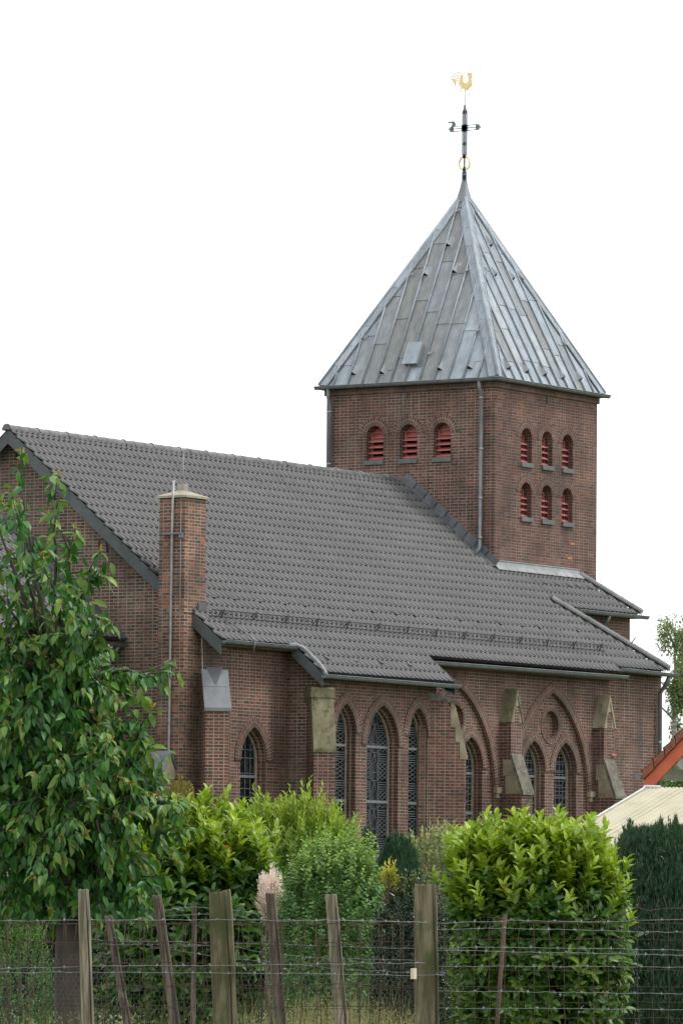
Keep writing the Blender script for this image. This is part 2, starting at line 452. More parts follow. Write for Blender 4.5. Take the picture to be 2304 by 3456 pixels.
def ringmesh(mb, f3, cx, a, zs, h, wd=0.25, legs=0.0, n=10, dep=0.03):
    """voussoir ring; f3(u,z,out) maps to 3D with 'out' metres in front of the wall"""
    I, ln = arch(cx, a, zs, h, n)
    O, _ = arch(cx, a, zs, h, n, wd)
    m = len(I)
    arc = 0.0
    for i in range(m - 1):
        d = sqrt((I[i + 1][0] - I[i][0]) ** 2 + (I[i + 1][1] - I[i][1]) ** 2) * (1 + wd / (2 * a))
        pts = [f3(*I[i], dep), f3(*I[i + 1], dep), f3(*O[i + 1], dep), f3(*O[i], dep)]
        mb.face(pts, [(0, arc), (0, arc + d), (wd, arc + d), (wd, arc)])
        mb.face([f3(*O[i], dep), f3(*O[i + 1], dep), f3(*O[i + 1], 0), f3(*O[i], 0)], [(0, arc), (0, arc + d), (dep, arc + d), (dep, arc)])
        mb.face([f3(*I[i], dep), f3(*I[i + 1], dep), f3(*I[i + 1], 0), f3(*I[i], 0)], [(0, arc), (0, arc + d), (dep, arc + d), (dep, arc)])
        arc += d

def reveal(mb, f3, loops):
    """bands between successive (outline, depth) loops"""
    for (A, da), (B, db) in zip(loops[:-1], loops[1:]):
        for i in range(len(A) - 1):
            mb.face([f3(*A[i], -da), f3(*A[i + 1], -da), f3(*B[i + 1], -db), f3(*B[i], -db)])
        mb.face([f3(*A[-1], -da), f3(*A[0], -da), f3(*B[0], -db), f3(*B[-1], -db)])

def facing_south(Y):   # wall facing -Y ; out = towards -Y
    return lambda u, z, out=0.0: Vector((u, Y - out, z))
def facing_east(X):    # wall facing -X ; out = towards -X
    return lambda u, z, out=0.0: Vector((X - out, u, z))

def pointed_window(f3, cx, a, z0, zs, h, style, depth=0.23, base=0.0):
    """reveal with a step, glass, leading; base = depth of the wall plane itself"""
    ins = min(0.075, a * 0.16)
    fr = lambda aa, hh: opening(cx, aa, z0, zs, hh)
    a2 = a - ins; h2 = h - ins * 1.15
    mb = MB()
    reveal(mb, f3, [(fr(a, h), base), (fr(a, h), base + depth * 0.5), (fr(a2, h2), base + depth * 0.52), (fr(a2, h2), base + depth)])
    win = mb.build('window', M['brick_nave'], church)
    # bead along the jambs
    mb = MB()
    o1 = fr(a2, h2); o2 = fr(a2 - 0.032, h2 - 0.036)
    reveal(mb, f3, [(o1, base + depth - 0.02), (o2, base + depth - 0.02), (o2, base + depth + 0.06)])
    mb.build('frame', M['jamb'], win)
    mb = MB()
    mb.fill(lambda u, z: f3(u, z, -(base + depth + 0.03)), fr(a2 - 0.03, h2 - 0.03))
    mb.build('glass', M['glass'], win)
    # leading
    mb = MB()
    ai = a2 - 0.032; hi = h2 - 0.036
    R = (hi * hi + ai * ai) / (2 * ai)
    def half(z):
        if z <= zs: return ai
        d = z - zs
        return max(0.0, sqrt(max(0, R * R - d * d)) - (R - ai))
    dd = -(base + depth - 0.0)
    def strip(u0, z0_, u1, z1_, wdt=0.006, tgt=None, out=dd):
        t = tgt or mb
        du, dz = u1 - u0, z1_ - z0_
        ln = sqrt(du * du + dz * dz)
        if ln < 1e-4: return
        nx, nz = -dz / ln * wdt, du / ln * wdt
        q = [(u0 - nx, z0_ - nz), (u1 - nx, z1_ - nz), (u1 + nx, z1_ + nz), (u0 + nx, z0_ + nz)]
        fa = [f3(x, z, out) for x, z in q]; fb = [f3(x, z, out - 0.012) for x, z in q]
        t.face(fa)
        for i in range(4):
            t.face([fa[i], fa[(i + 1) % 4], fb[(i + 1) % 4], fb[i]])
    def clipseg(u0, z0_, u1, z1_, **k):
        # keep the part inside the opening
        n = 6
        for i in range(n):
            p = [u0 + (u1 - u0) * t for t in (i / n, (i + 1) / n)]
            q = [z0_ + (z1_ - z0_) * t for t in (i / n, (i + 1) / n)]
            if all(abs(p[j] - cx) <= half(q[j]) + 0.004 and q[j] < zs + hi for j in (0, 1)):
                strip(p[0], q[0], p[1], q[1], **k)
    ztop = zs + hi
    for zb in style['bars']:
        if z0 < zb < ztop:
            hw = half(zb)
            bars = MB(); strip(cx - hw, zb, cx + hw, zb, 0.032, bars, dd + 0.02)
            bars.build('bar', M['bar'], win)
    if style['kind'] == 'grid':
        nv = style['nv']
        for i in range(1, nv):
            u = cx - ai + 2 * ai * i / nv
            strip(u, z0, u, zs + hi * (0.97 if abs(u - cx) < 0.05 else max(0.0, 1 - abs(u - cx) / ai) ** 0.6 * 0.9), 0.010)
        z = z0 + 0.1
        k = 0
        while z < ztop - 0.08:
            hw = half(z)
            strip(cx - hw, z, cx + hw, z, 0.009)
            if style.get('dense') and k % 2: strip(cx - hw * 0.6, z + 0.06, cx + hw * 0.6, z + 0.06, 0.010)
            z += style['dz'] * (1 if k % 3 else 0.55); k += 1
    else:
        per = 0.68
        z = z0
        while z < ztop:
            cols = [cx] if ai < 0.42 else [cx - ai * 0.62, cx + ai * 0.62]
            wd_ = ai * (0.8 if ai < 0.42 else 0.34)
            for uc in cols:
                for (za, zb) in ((z + 0.03, z + 0.24), (z + 0.24, z + 0.45)):
                    clipseg(uc - wd_, za, uc + wd_, zb); clipseg(uc + wd_, za, uc - wd_, zb)
                    clipseg(uc - wd_, (za + zb) / 2, uc, zb); clipseg(uc + wd_, (za + zb) / 2, uc, zb)
                    clipseg(uc - wd_, (za + zb) / 2, uc, za); clipseg(uc + wd_, (za + zb) / 2, uc, za)
            for t in (0.48, 0.535, 0.59, 0.645):
                hw = half(z + t)
                if z + t < ztop - 0.05:
                    if ai < 0.42: strip(cx - hw, z + t, cx + hw, z + t, 0.009)
                    else:
                        for s_ in (-1, 1): strip(cx + s_ * hw * 0.3, z + t, cx + s_ * hw, z + t, 0.007)
            if ai >= 0.42:
                for t0_, t1_ in ((0.0, 0.2), (0.2, 0.42)):
                    clipseg(cx - ai * 0.2, z + t0_, cx + ai * 0.2, z + t0_)
                    clipseg(cx - ai * 0.2, z + t0_, cx - ai * 0.2, z + t1_); clipseg(cx + ai * 0.2, z + t0_, cx + ai * 0.2, z + t1_)
                clipseg(cx - ai * 0.12, z + 0.45, cx, z + 0.66); clipseg(cx + ai * 0.12, z + 0.45, cx, z + 0.66)
            z += per
        for s_ in (-1, 1):
            strip(cx + s_ * ai * (0.97), z0, cx + s_ * ai * 0.97, zs, 0.012)
            if ai >= 0.42: clipseg(cx + s_ * ai * 0.28, z0, cx + s_ * ai * 0.28, zs + hi)
    mb.build('leading', M['leading'], win)
    return win

# ------------------------------------------------------------------ church: walls
def wallpart(f3, outline, holes, mat, name='wall'):
    mb = MB(); mb.fill(lambda u, z: f3(u, z), outline, holes)
    return mb.build(name, mat, church)

def wallquad(pts, mat, name='wall'):
    mb = MB(); mb.face(pts); return mb.build(name, mat, church)

styG = dict(kind='grid', nv=4, dz=0.36, bars=(4.62, 3.3))
styD = dict(kind='diamond', bars=(5.43, 4.11, 2.8))
styR = dict(kind='grid', nv=5, dz=0.17, dense=True, bars=(4.95, 3.95, 3.0))
# nave, left part with one lancet
fN = facing_south(YN); fA = facing_south(YA); fB = facing_south(YB)
zt = roofz(YN) - 0.12
wallpart(fN, [(XG, 0), (-13.95, 0), (-13.95, zt), (XG, zt)], [opening(-15.45, 0.54, 2.2, 4.98, 0.80)], M['brick_nave'])
pointed_window(fN, -15.45, 0.54, 2.2, 4.98, 0.80, styG)
ringpart(fN, -15.45, 0.54, 4.98, 0.80)
# projecting bay with three lancets
XA0, XA1 = -13.95, -8.75
za = roofz(YA) - 0.12
wins = [(-12.80, 0.44, 5.72, 0.70), (-11.17, 0.70, 5.46, 0.97), (-9.575, 0.43, 5.74, 0.69)]
wallpart(fA, [(XA0, 0), (XA1, 0), (XA1, za), (XA0, za)], [opening(c, a, 1.9, zs, h) for c, a, zs, h in wins], M['brick_nave'])
for c, a, zs, h in wins:
    pointed_window(fA, c, a, 1.9, zs, h, styD)
    ringpart(fA, c, a, zs, h, 0.245)
for X in (XA0, XA1):
    wallquad([(X, YN + 0.3, 0), (X, YA, 0), (X, YA, roofz(YA) - 0.12), (X, YN + 0.3, roofz(YN + 0.3) - 0.12)], M['brick_gable' if X == XA0 else 'brick_nave'])
# nave, right part with two large blind arches
bigs = [-6.42, -1.80]
BZ, BA, BH = 4.45, 1.80, 2.66
def bigopen(cx): return opening(cx, BA, 0.6, BZ, BH, 14)
wallpart(fN, [(XA1, 0), (1.05, 0), (1.05, zt), (XA1, zt)], [bigopen(c) for c in bigs], M['brick_nave'])
PD = 0.09
for cx in bigs:
    mb = MB(); reveal(mb, fN, [(bigopen(cx), 0), (bigopen(cx), PD)]); mb.build('arch_reveal', M['brick_nave'], church)
    ringpart(fN, cx, BA, BZ, BH, 0.25, n=18)
    lan = [(cx - 0.78, 0.55, 5.08, 0.77), (cx + 0.79, 0.55, 5.08, 0.77)]
    ocu = (cx + 0.04, 6.28, 0.36)
    circ = [(ocu[0] + ocu[2] * cos(2 * pi * k / 28), ocu[1] + ocu[2] * sin(2 * pi * k / 28)) for k in range(28)]
    fP = lambda u, z, out=0.0: Vector((u, YN + PD - out, z))
    wallpart(fP, bigopen(cx), [opening(c, a, 1.9, zs, h) for c, a, zs, h in lan] + [circ], M['brick_nave'], 'blind_arch_panel')
    for c, a, zs, h in lan:
        pointed_window(fP, c, a, 1.9, zs, h, styR)
        ringpart(fP, c, a, zs, h, 0.235)
    mb = MB(); reveal(mb, fP, [(circ, 0), (circ, 0.13)])
    mb.fill(lambda u, z: fP(u, z, -0.13), circ)
    mb.build('oculus', M['brick_nave'], church)
    rings = MB()
    for k in range(28):
        a0, a1 = 2 * pi * k / 28, 2 * pi * (k + 1) / 28
        P = lambda a, r, o: fP(ocu[0] + r * cos(a), ocu[1] + r * sin(a), o)
        r0, r1 = ocu[2], ocu[2] + 0.125
        rings.face([P(a0, r0, .025), P(a1, r0, .025), P(a1, r1, .025), P(a0, r1, .025)], [(0, a0 * 0.42), (0, a1 * 0.42), (.125, a1 * 0.42), (.125, a0 * 0.42)])
        rings.face([P(a0, r1, .025), P(a1, r1, .025), P(a1, r1, 0), P(a0, r1, 0)])
    rings.build('arch_ring', M['brick_nave'], church)
    for s_ in (-1, 1):
        mb = MB(); X = cx + s_ * (BA + 0.10)
        mb.box((X - 0.12, YN - 0.09, 4.47), (X + 0.12, YN + 0.02, 4.62)); mb.box((X - 0.08, YN - 0.05, 4.35), (X + 0.08, YN + 0.02, 4.47))
        mb.build('corbel', M['stone'], church)
# west block (lower) and the wall above it
wallpart(fB, [(1.05, 0), (4.05, 0), (4.05, 8.05), (1.05, 8.05)], [], M['brick_nave'])
wallquad([(4.05, YB, 0), (4.05, 8.5, 0), (4.05, 8.5, 8.1), (4.05, YB, 8.1)], M['brick_nave'])
wallquad([(1.05, YN, 0), (1.05, YB, 0), (1.05, YB, zt), (1.05, YN, zt)], M['brick_nave'])
wallquad([(1.5, -0.8, 7), (5.75, -0.8, 7), (5.75, -0.8, 9.72), (1.5, -0.8, 9.72)], M['brick_nave'])
wallquad([(5.75, -0.8, 0), (5.75, 6.6, 0), (5.75, 6.6, 9.72), (5.75, -0.8, 9.72)], M['brick_nave'])
wallquad([(XG, 8.74, 0), (5.75, 8.74, 0), (5.75, 8.74, 7.9), (XG, 8.74, 7.9)], M['brick_nave'])
# east gable
fG = facing_east(XG)
wallpart(fG, [(YN, 0), (8.74, 0), (8.74, zt), (RY, roofz(RY) - 0.12), (YN, zt)], [], M['brick_gable'])
# stretcher joint strip and odd bright repair bricks
for (x, y, z, s_) in ((3.9, 0, 11.35, 1), (3.75, 0, 10.95, 1), (0.62, -3.245, 5.55, 1), (-16.9, YN, 5.7, 0), (-13.5, YA, 5.2, 0)):
    mb = MB(); mb.box((x, y - 0.012, z), (x + 0.22, y + 0.02, z + 0.065))
    mb.build('repair_brick', plain('repair brick', (0.40, 0.13, 0.085), (0.5, 0.19, 0.12), 20, 0.9) if s_ else M['stone'], church)

# tower walls
fTE = facing_east(0.0); fTS = facing_south(0.0)
TE = 15.52
lE = [(3.755, 13.49), (2.69, 13.49), (1.635, 13.49)]
lS = [(x, z) for z in (13.40, 11.95) for x in (1.607, 2.672, 3.740)]
def louv(c, zb, a=0.275): return opening(c, a, zb, zb + 0.92 - a, a, 7)
wallpart(fTE, [(0, 0), (W, 0), (W, TE), (0, TE)], [louv(*p) for p in lE], M['brick_tower'], 'tower_wall')
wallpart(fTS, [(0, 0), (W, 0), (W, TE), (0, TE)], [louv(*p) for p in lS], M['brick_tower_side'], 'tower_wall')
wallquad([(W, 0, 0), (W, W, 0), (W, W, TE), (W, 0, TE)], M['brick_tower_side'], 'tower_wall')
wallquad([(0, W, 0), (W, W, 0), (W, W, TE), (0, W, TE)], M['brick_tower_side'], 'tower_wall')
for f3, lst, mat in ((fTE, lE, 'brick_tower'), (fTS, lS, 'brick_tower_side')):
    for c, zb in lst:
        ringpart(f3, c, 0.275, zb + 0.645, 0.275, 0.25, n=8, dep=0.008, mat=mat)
        mb = MB(); o = louv(c, zb)
        reveal(mb, f3, [(o, 0), (o, 0.42)])
        win = mb.build('louvre_window', M[mat], church)
        mb = MB(); mb.fill(lambda u, z: f3(u, z, -0.42), o); mb.build('backing', M['dark'], win)
        def bx(t, u0, u1, z0, z1, o0, o1, tilt=0.0):
            p = [f3(u, z + (tilt if out == o1 else 0), out) for z in (z0, z1) for out in (o0, o1) for u in (u0, u1)]
            for q in ((0, 1, 3, 2), (4, 5, 7, 6), (0, 1, 5, 4), (2, 3, 7, 6), (0, 2, 6, 4), (1, 3, 7, 5)):
                t.face([p[i] for i in q])
        for k in range(4):
            mb = MB(); z = zb + 0.03 + 0.155 * k
            bx(mb, c - 0.265, c + 0.265, z + 0.075, z + 0.10, -0.30, -0.12, -0.085)
            mb.build('slat', M['louvre'], win)
        mb = MB()
        bx(mb, c - 0.27, c + 0.27, zb + 0.60, zb + 0.90, -0.34, -0.30)
        for z in (zb + 0.60, zb + 0.73): bx(mb, c - 0.27, c + 0.27, z, z + 0.035, -0.30, -0.24)
        for s_ in (-1, 1): bx(mb, c + s_ * 0.245 - 0.028, c + s_ * 0.245 + 0.028, zb, zb + 0.765, -0.30, -0.235)
        mb.build('louvre_frame', M['louvre'], win)
        mb = MB(); bx(mb, c - 0.30, c + 0.30, zb - 0.115, zb + 0.005, -0.25, 0.06, -0.015); mb.build('sill', M['sill'], win)
# corbelled brick course under the tower eaves and anchor plates
mb = MB()
for a, b in (((-0.05, -0.05, 15.27), (W + 0.05, 0.0, 15.47)), ((-0.05, 0.0, 15.27), (0.0, W + 0.05, 15.47)), ((W, 0, 15.27), (W + .05, W + .05, 15.47)), ((0, W, 15.27), (W, W + .05, 15.47))):
    mb.box(a, b)
mb.build('cornice', M['brick_low'], church)
for (a, b) in (((-0.03, 2.72, 15.1), (0.0, 2.76, 15.36)), ((2.62, -0.03, 15.05), (2.66, 0, 15.36))):
    mb = MB(); mb.box(a, b); mb.build('wall_anchor', M['iron'], church)

# ------------------------------------------------------------------ tower roof
EO, EZ, AZ = 0.13, 15.52, 20.95
ctr = Vector((W / 2, W / 2, AZ))
half_ = W / 2 + EO
roof = MB()
rolls = MB()
def rface(k):
    """frame of roof face k: eave mid point, along-eave unit, up-slope vector (full)"""
    d = (Vector((-1, 0, 0)), Vector((0, -1, 0)), Vector((1, 0, 0)), Vector((0, 1, 0)))[k]
    e = Vector((-d.y, d.x, 0)) if k in (0, 2) else Vector((-d.y, d.x, 0))
    mid = Vector((W / 2, W / 2, EZ)) + d * half_
    return mid, e, ctr - mid
for k in range(4):
    mid, e, upv = rface(k)
    nrm = e.cross(upv).normalized()
    if nrm.z < 0: nrm = -nrm
    sp = 0.455
    us = [-half_] + [-half_ + 0.435 + sp * i for i in range(int(2 * half_ / sp) + 1)] + [half_]
    us = sorted(set(round(u, 4) for u in us if abs(u) <= half_))
    for i in range(len(us) - 1):
        u0, u1 = us[i], us[i + 1]
        tmax0, tmax1 = 1 - abs(u0) / half_, 1 - abs(u1) / half_
        cuts = [0.0]; t = random.uniform(0.06, 0.3)
        while t < 1: cuts.append(t); t += random.uniform(0.24, 0.30)
        cuts.append(1.0)
        for j in range(len(cuts) - 1):
            ta, tb = cuts[j], cuts[j + 1]
            P = []
            # polygon of the strip clipped by the hip lines
            def lim(u): return 1 - abs(u) / half_
            poly = [(u0, ta), (u1, ta), (u1, tb), (u0, tb)]
            for sgn in (1, -1):
                out = []
                for q in range(len(poly)):
                    A, B = poly[q], poly[(q + 1) % len(poly)]
                    fa_ = 1 - sgn * A[0] / half_ - A[1]; fb_ = 1 - sgn * B[0] / half_ - B[1]
                    if fa_ >= 0: out.append(A)
                    if fa_ * fb_ < 0:
                        s_ = fa_ / (fa_ - fb_); out.append((A[0] + (B[0] - A[0]) * s_, A[1] + (B[1] - A[1]) * s_))
                poly = out
                if len(poly) < 3: break
            if len(poly) < 3: continue
            base = 0.44 if k == 0 else 0.76  # left face darker, the rest paler: the brighter lit side painted into the tint
            # sheets near the eaves and right edge have weathered paler
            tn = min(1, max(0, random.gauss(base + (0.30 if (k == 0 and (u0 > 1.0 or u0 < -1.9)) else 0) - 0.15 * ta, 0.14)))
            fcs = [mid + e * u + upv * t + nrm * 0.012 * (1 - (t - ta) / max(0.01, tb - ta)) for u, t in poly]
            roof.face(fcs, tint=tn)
        if i > 0 and tmax0 > 0.05:
            a_ = mid + e * u0 + nrm * 0.03; b_ = mid + e * u0 + upv * (tmax0 - 0.02) + nrm * 0.03
            rolls.tube([a_, b_], 0.028, 6)
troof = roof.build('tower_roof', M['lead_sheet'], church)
rolls.build('lead_roll', M['lead_roll'], troof)
hips = MB()
for sx in (-1, 1):
    for sy in (-1, 1):
        cb = Vector((W / 2 + sx * half_, W / 2 + sy * half_, EZ + 0.02))
        dirv = ctr - cb
        ex = Vector((-sx, 0, 0)); ey = Vector((0, -sy, 0))
        for (ee, ax) in ((ex, 0), (ey, 1)):
            n_ = (Vector((0, sy, 0)) if ax == 0 else Vector((sx, 0, 0)))
            sl = half_ / (AZ - EZ)
            nn = (n_ + Vector((0, 0, sl))).normalized()
            for i in range(10):
                t0, t1 = i / 10, (i + 1) / 10 + 0.004
                wa = 0.26 if t0 < 0.9 else 0.2
                P = [cb + dirv * t0 + nn * 0.05, cb + dirv * t1 + nn * 0.045, cb + dirv * t1 + ee * wa * (1 - max(0, t1 - .86) * 5) + nn * 0.025, cb + dirv * t0 + ee * wa * (1 - max(0, t0 - .86) * 5) + nn * 0.03]
                hips.face(P, tint=random.uniform(0.55, 0.95))
            hips.tube([cb + ee * 0.26 + nn * 0.035, cb + dirv * 0.9 + ee * 0.2 + nn * 0.035], 0.02, 5, tint=0.6)
        hips.tube([cb + Vector((sx, sy, 1)).normalized() * 0.045, ctr + Vector((sx, sy, 1)).normalized() * 0.02], 0.05, 6, tint=0.8)
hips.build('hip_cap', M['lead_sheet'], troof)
def on_face(k, u, t, lift=0.0):
    mid, e, upv = rface(k)
    nrm = e.cross(upv).normalized()
    if nrm.z < 0: nrm = -nrm
    return mid + e * u + upv * t + nrm * lift, e, upv.normalized(), nrm
def roof_vent(k, u, t):
    p, e, uv_, n_ = on_face(k, u, t, 0.01)
    mb = MB()
    a, b = p - e * 0.085, p + e * 0.085
    tip = p + n_ * 0.13 + uv_ * 0.015
    back = p + uv_ * 0.34
    mb.face([a, tip, back], tint=0.45); mb.face([b, back, tip], tint=0.4)
    mb.face([p - e * 0.14 - uv_ * 0.05, p + e * 0.14 - uv_ * 0.05, p + e * 0.14 + uv_ * 0.3, p - e * 0.14 + uv_ * 0.3], tint=0.6)
    mb.face([a - uv_ * 0.004, b - uv_ * 0.004, tip - uv_ * 0.004]).material_index = 1
    return mb.build('roof_vent', [M['lead_sheet'], M['dark']], troof)
def hook(k, u, t):
    p, e, uv_, n_ = on_face(k, u, t, 0.02)
    mb = MB()
    for s_ in (-1, 1):
        mb.tube([p + e * 0.05 * s_ + uv_ * 0.12, p + e * 0.045 * s_ + n_ * 0.05, p + e * 0.015 * s_ + n_ * 0.08 - uv_ * 0.06], 0.011, 5)
    mb.tube([p - uv_ * 0.07 + n_ * 0.07, p + uv_ * 0.06 + n_ * 0.03], 0.012, 5)
    mb.build('roof_hook', M['steel'], troof)
# which way 'u' runs: face 0 looks to -x, e = (0,-1,0)->u grows to -y ; face 1 looks to -y, e = (1,0,0)
for u, t in ((-1.8, 0.053), (-0.89, 0.05), (0.93, 0.052), (1.87, 0.05), (0.02, 0.709), (-0.43, 0.558), (0.47, 0.564)): roof_vent(0, u, t)
for u, t in ((-2.01, 0.053), (-1.08, 0.051), (-0.16, 0.051), (0.78, 0.05), (1.73, 0.057), (0.06, 0.718), (-0.46, 0.553), (0.46, 0.553)): roof_vent(1, u, t)
for u, t in ((-0.87, 0.564), (0.89, 0.567), (-1.76, 0.241), (0.48, 0.137), (1.81, 0.245), (0.01, 0.893)): hook(0, u, t)
for u, t in ((-0.82, 0.572), (0.98, 0.568), (-1.83, 0.247), (1.75, 0.241)): hook(1, u, t)
p, e, uv_, n_ = on_face(0, -0.02, 0.085, 0.0)
mb = MB()
Mx = Matrix((( e.x, uv_.x, n_.x, p.x), (e.y, uv_.y, n_.y, p.y), (e.z, uv_.z, n_.z, p.z), (0, 0, 0, 1)))
mb.box((-0.2, 0, 0), (0.2, 0.62, 0.13), Mx, 0.5); mb.box((-0.23, -0.03, 0.13), (0.23, 0.65, 0.155), Mx, 0.72)
mb.build('roof_hatch', M['lead_sheet'], troof)
# spire sleeve
mb = MB()
prof = [(20.66, 0.20), (20.80, 0.155), (20.95, 0.115), (21.08, 0.085), (21.22, 0.065)]
for i in range(len(prof) - 1):
    for q in range(4):
        a0, a1 = pi / 4 + q * pi / 2, pi / 4 + (q + 1) * pi / 2
        f = lambda a, j: Vector((W / 2 + prof[j][1] * 1.3 * cos(a), W / 2 + prof[j][1] * 1.3 * sin(a), prof[j][0]))
        mb.face([f(a0, i), f(a1, i), f(a1, i + 1), f(a0, i + 1)], tint=0.55)
mb.build('spire_sleeve', M['lead_sheet'], troof)
# gutter round the tower
def gutter(pts, r=0.075, name='gutter', mat='zinc', ends=True, parent=None):
    """half round channel along pts (outer rim first)"""
    mb = MB()
    prof_ = [(-r * cos(pi * k / 8), -r * sin(pi * k / 8)) for k in range(9)]
    prof_ = [(-r - 0.012, 0.012)] + prof_
    P = [Vector(p) for p in pts]
    rows = []
    for i, p in enumerate(P):
        d = (P[min(i + 1, len(P) - 1)] - P[max(i - 1, 0)]).normalized()
        side = d.cross(UZ).normalized()      # points to the right of travel
        k = 1.0
        if 0 < i < len(P) - 1:
            d1 = (P[i] - P[i - 1]).normalized(); k = 1 / max(0.5, d1.dot(d))
        rows.append([p - side * a * k + UZ * b for a, b in prof_])
    for i in range(len(rows) - 1):
        for j in range(len(prof_) - 1):
            f = mb.face([rows[i][j], rows[i + 1][j], rows[i + 1][j + 1], rows[i][j + 1]]); f.smooth = True
        for j in (0,):
            mb.tube([rows[i][j], rows[i + 1][j]], 0.011, 5)
        L = (P[i + 1] - P[i]).length
        n_ = int(L / 0.85)
        for q in range(1, n_ + 1):
            t = q / (n_ + 1)
            R0 = [A.lerp(B, t) + (A - P[i]).normalized() * 0.003 for A, B in zip(rows[i], rows[i + 1])]
            d = (P[i + 1] - P[i]).normalized() * 0.014
            for j in range(1, len(prof_) - 1):
                mb.face([R0[j] - d, R0[j] + d, R0[j + 1] + d, R0[j + 1] - d])
    if ends:
        for R in (rows[0], rows[-1]): mb.face(R[1:])
    return mb.build(name, M[mat], parent or church)
o_ = 0.225
gutter([(W + o_, -o_, EZ - 0.02), (-o_, -o_, EZ - 0.02), (-o_, W + o_, EZ - 0.02)][::-1])
mb = MB(); mb.box((-0.2, -0.2, EZ - 0.08), (W + 0.2, W + 0.2, EZ - 0.05)); mb.build('soffit', M['board'], church)
def pipe(pts, r=0.05, mat='zinc', collars=()):
    mb = MB(); mb.tube(pts, r, 10)
    pp = mb.build('downpipe', M[mat], church)
    for c in collars:
        mb = MB(); c = Vector(c); mb.tube([c - UZ * 0.025, c + UZ * 0.025], r + 0.012, 10); mb.build('pipe_clip', M['steel'], pp)
pipe([(-0.22, 5.12, 15.45), (-0.2, 5.12, 15.2), (-0.11, 5.12, 15.0), (-0.11, 5.14, 12.0)], collars=[(-0.11, 5.12, 14.83), (-0.11, 5.13, 13.43)])
pipe([(-0.22, 0.36, 15.45), (-0.2, 0.36, 15.25), (-0.11, 0.35, 15.08), (-0.11, 0.37, 11.05), (-0.3, 0.40, 10.85)], collars=[(-0.11, 0.35, 15.0), (-0.11, 0.35, 13.65), (-0.11, 0.36, 12.35), (-0.11, 0.36, 11.3)])

# ------------------------------------------------------------------ cross, ring and weathercock
cx_, cy_ = W / 2, W / 2
cr = MB()
def cbox(y0, y1, z0, z1, t=0.02): cr.box((cx_ - t, cy_ + y0, z0), (cx_ + t, cy_ + y1, z1))
for y in (-0.062, 0.0, 0.062):
    cbox(y - (0.02 if y == 0 else 0.011), y + (0.02 if y == 0 else 0.011), 21.95, 23.16)
cbox(-0.075, 0.075, 22.58, 22.80); cbox(-0.1, 0.1, 22.62, 22.76); cbox(-0.055, 0.055, 22.22, 22.30); cbox(-0.05, 0.05, 21.86, 21.98)
cbox(-0.07, 0.07, 23.08, 23.17); cbox(-0.045, 0.045, 23.17, 23.22); cbox(-0.025, 0.025, 23.22, 23.32)
cbox(-0.018, 0.018, 21.58, 21.9); cbox(-0.045, 0.045, 21.46, 21.62)
for y in (-0.05, 0.05): cbox(y - 0.016, y + 0.016, 21.15, 21.5)
cbox(-0.02, 0.02, 21.1, 21.5); cbox(-0.06, 0.06, 21.28, 21.40); cbox(-0.06, 0.06, 21.12, 21.22)
for z in (22.62, 22.69, 22.76): cbox(-0.40, 0.40, z - 0.009, z + 0.009)
for s_ in (-1, 1):
    a = min(s_ * 0.36, s_ * 0.46); b = max(s_ * 0.36, s_ * 0.46)
    cbox(a, b, 22.615, 22.765); a2, b2 = min(s_ * .46, s_ * .5), max(s_ * .46, s_ * .5); cbox(a2, b2, 22.66, 22.72)
cbox(0.30, 0.40, 22.76, 22.86); cbox(0.33, 0.52, 22.86, 22.90)
cross = cr.build('spire_cross', M['cross_iron'], church)
mb = MB()
NR = 28
for k in range(NR):
    a0, a1 = 2 * pi * k / NR, 2 * pi * (k + 1) / NR
    f = lambda a, r, x: Vector((cx_ + x, cy_ + r * cos(a), 21.73 + r * 1.12 * sin(a)))
    for (ra, rb, xa, xb) in ((.145, .19, -.02, -.02), (.145, .19, .02, .02), (.145, .145, -.02, .02), (.19, .19, -.02, .02)):
        mb.face([f(a0, ra, xa), f(a1, ra, xa), f(a1, rb, xb), f(a0, rb, xb)])
mb.build('ring', M['gold'], cross)
mb = MB(); mb.tube([(cx_, cy_, 23.3), (cx_, cy_, 23.86)], 0.012, 6); mb.build('rod', M['steel'], cross)
# weathercock: outline in (u right, z), plate with rounded body; u grows to -y
def K(px, py): return ((px - 530) / 4.524 / 107.0, 23.735 + (470 - py) / 4.524 / 129.5)
body = [K(*p) for p in ((437, 345), (455, 300), (470, 245), (490, 232), (500, 262), (503, 330), (525, 362), (575, 352), (588, 300), (572, 240), (570, 205), (600, 192), (636, 210), (630, 240), (640, 262), (628, 290), (640, 330), (640, 380), (620, 415), (592, 445), (560, 480), (525, 462), (480, 440), (452, 395))]
mb = MB()
def ck(u, z, x): return Vector((cx_ + x, cy_ - u, z))
mb.prism(body, lambda u, z: ck(u, z, -0.022), lambda u, z: ck(u, z, 0.022))
def feather(pts, w0=0.016):
    mb.tube([ck(*K(*p), 0) for p in pts], [w0 * (1 - 0.5 * i / (len(pts) - 1)) for i in range(len(pts))], 6)
feather([(495, 250), (480, 205), (440, 182), (395, 182), (350, 205), (325, 250), (318, 300), (292, 305)], 0.02)
feather([(475, 262), (445, 225), (400, 225), (360, 255), (345, 300), (350, 340), (325, 350)], 0.018)
feather([(460, 290), (430, 262), (395, 275), (370, 310), (368, 360), (380, 415)], 0.018)
feather([(455, 325), (430, 303), (405, 310), (385, 340), (370, 385), (345, 390)], 0.015)
feather([(445, 350), (420, 350), (400, 370)], 0.013); feather([(450, 370), (430, 380), (420, 400)], 0.013)
mb.prism([K(*p) for p in ((330, 275), (360, 270), (392, 300), (388, 350), (375, 385), (350, 340))], lambda u, z: ck(u, z, -0.012), lambda u, z: ck(u, z, 0.012))
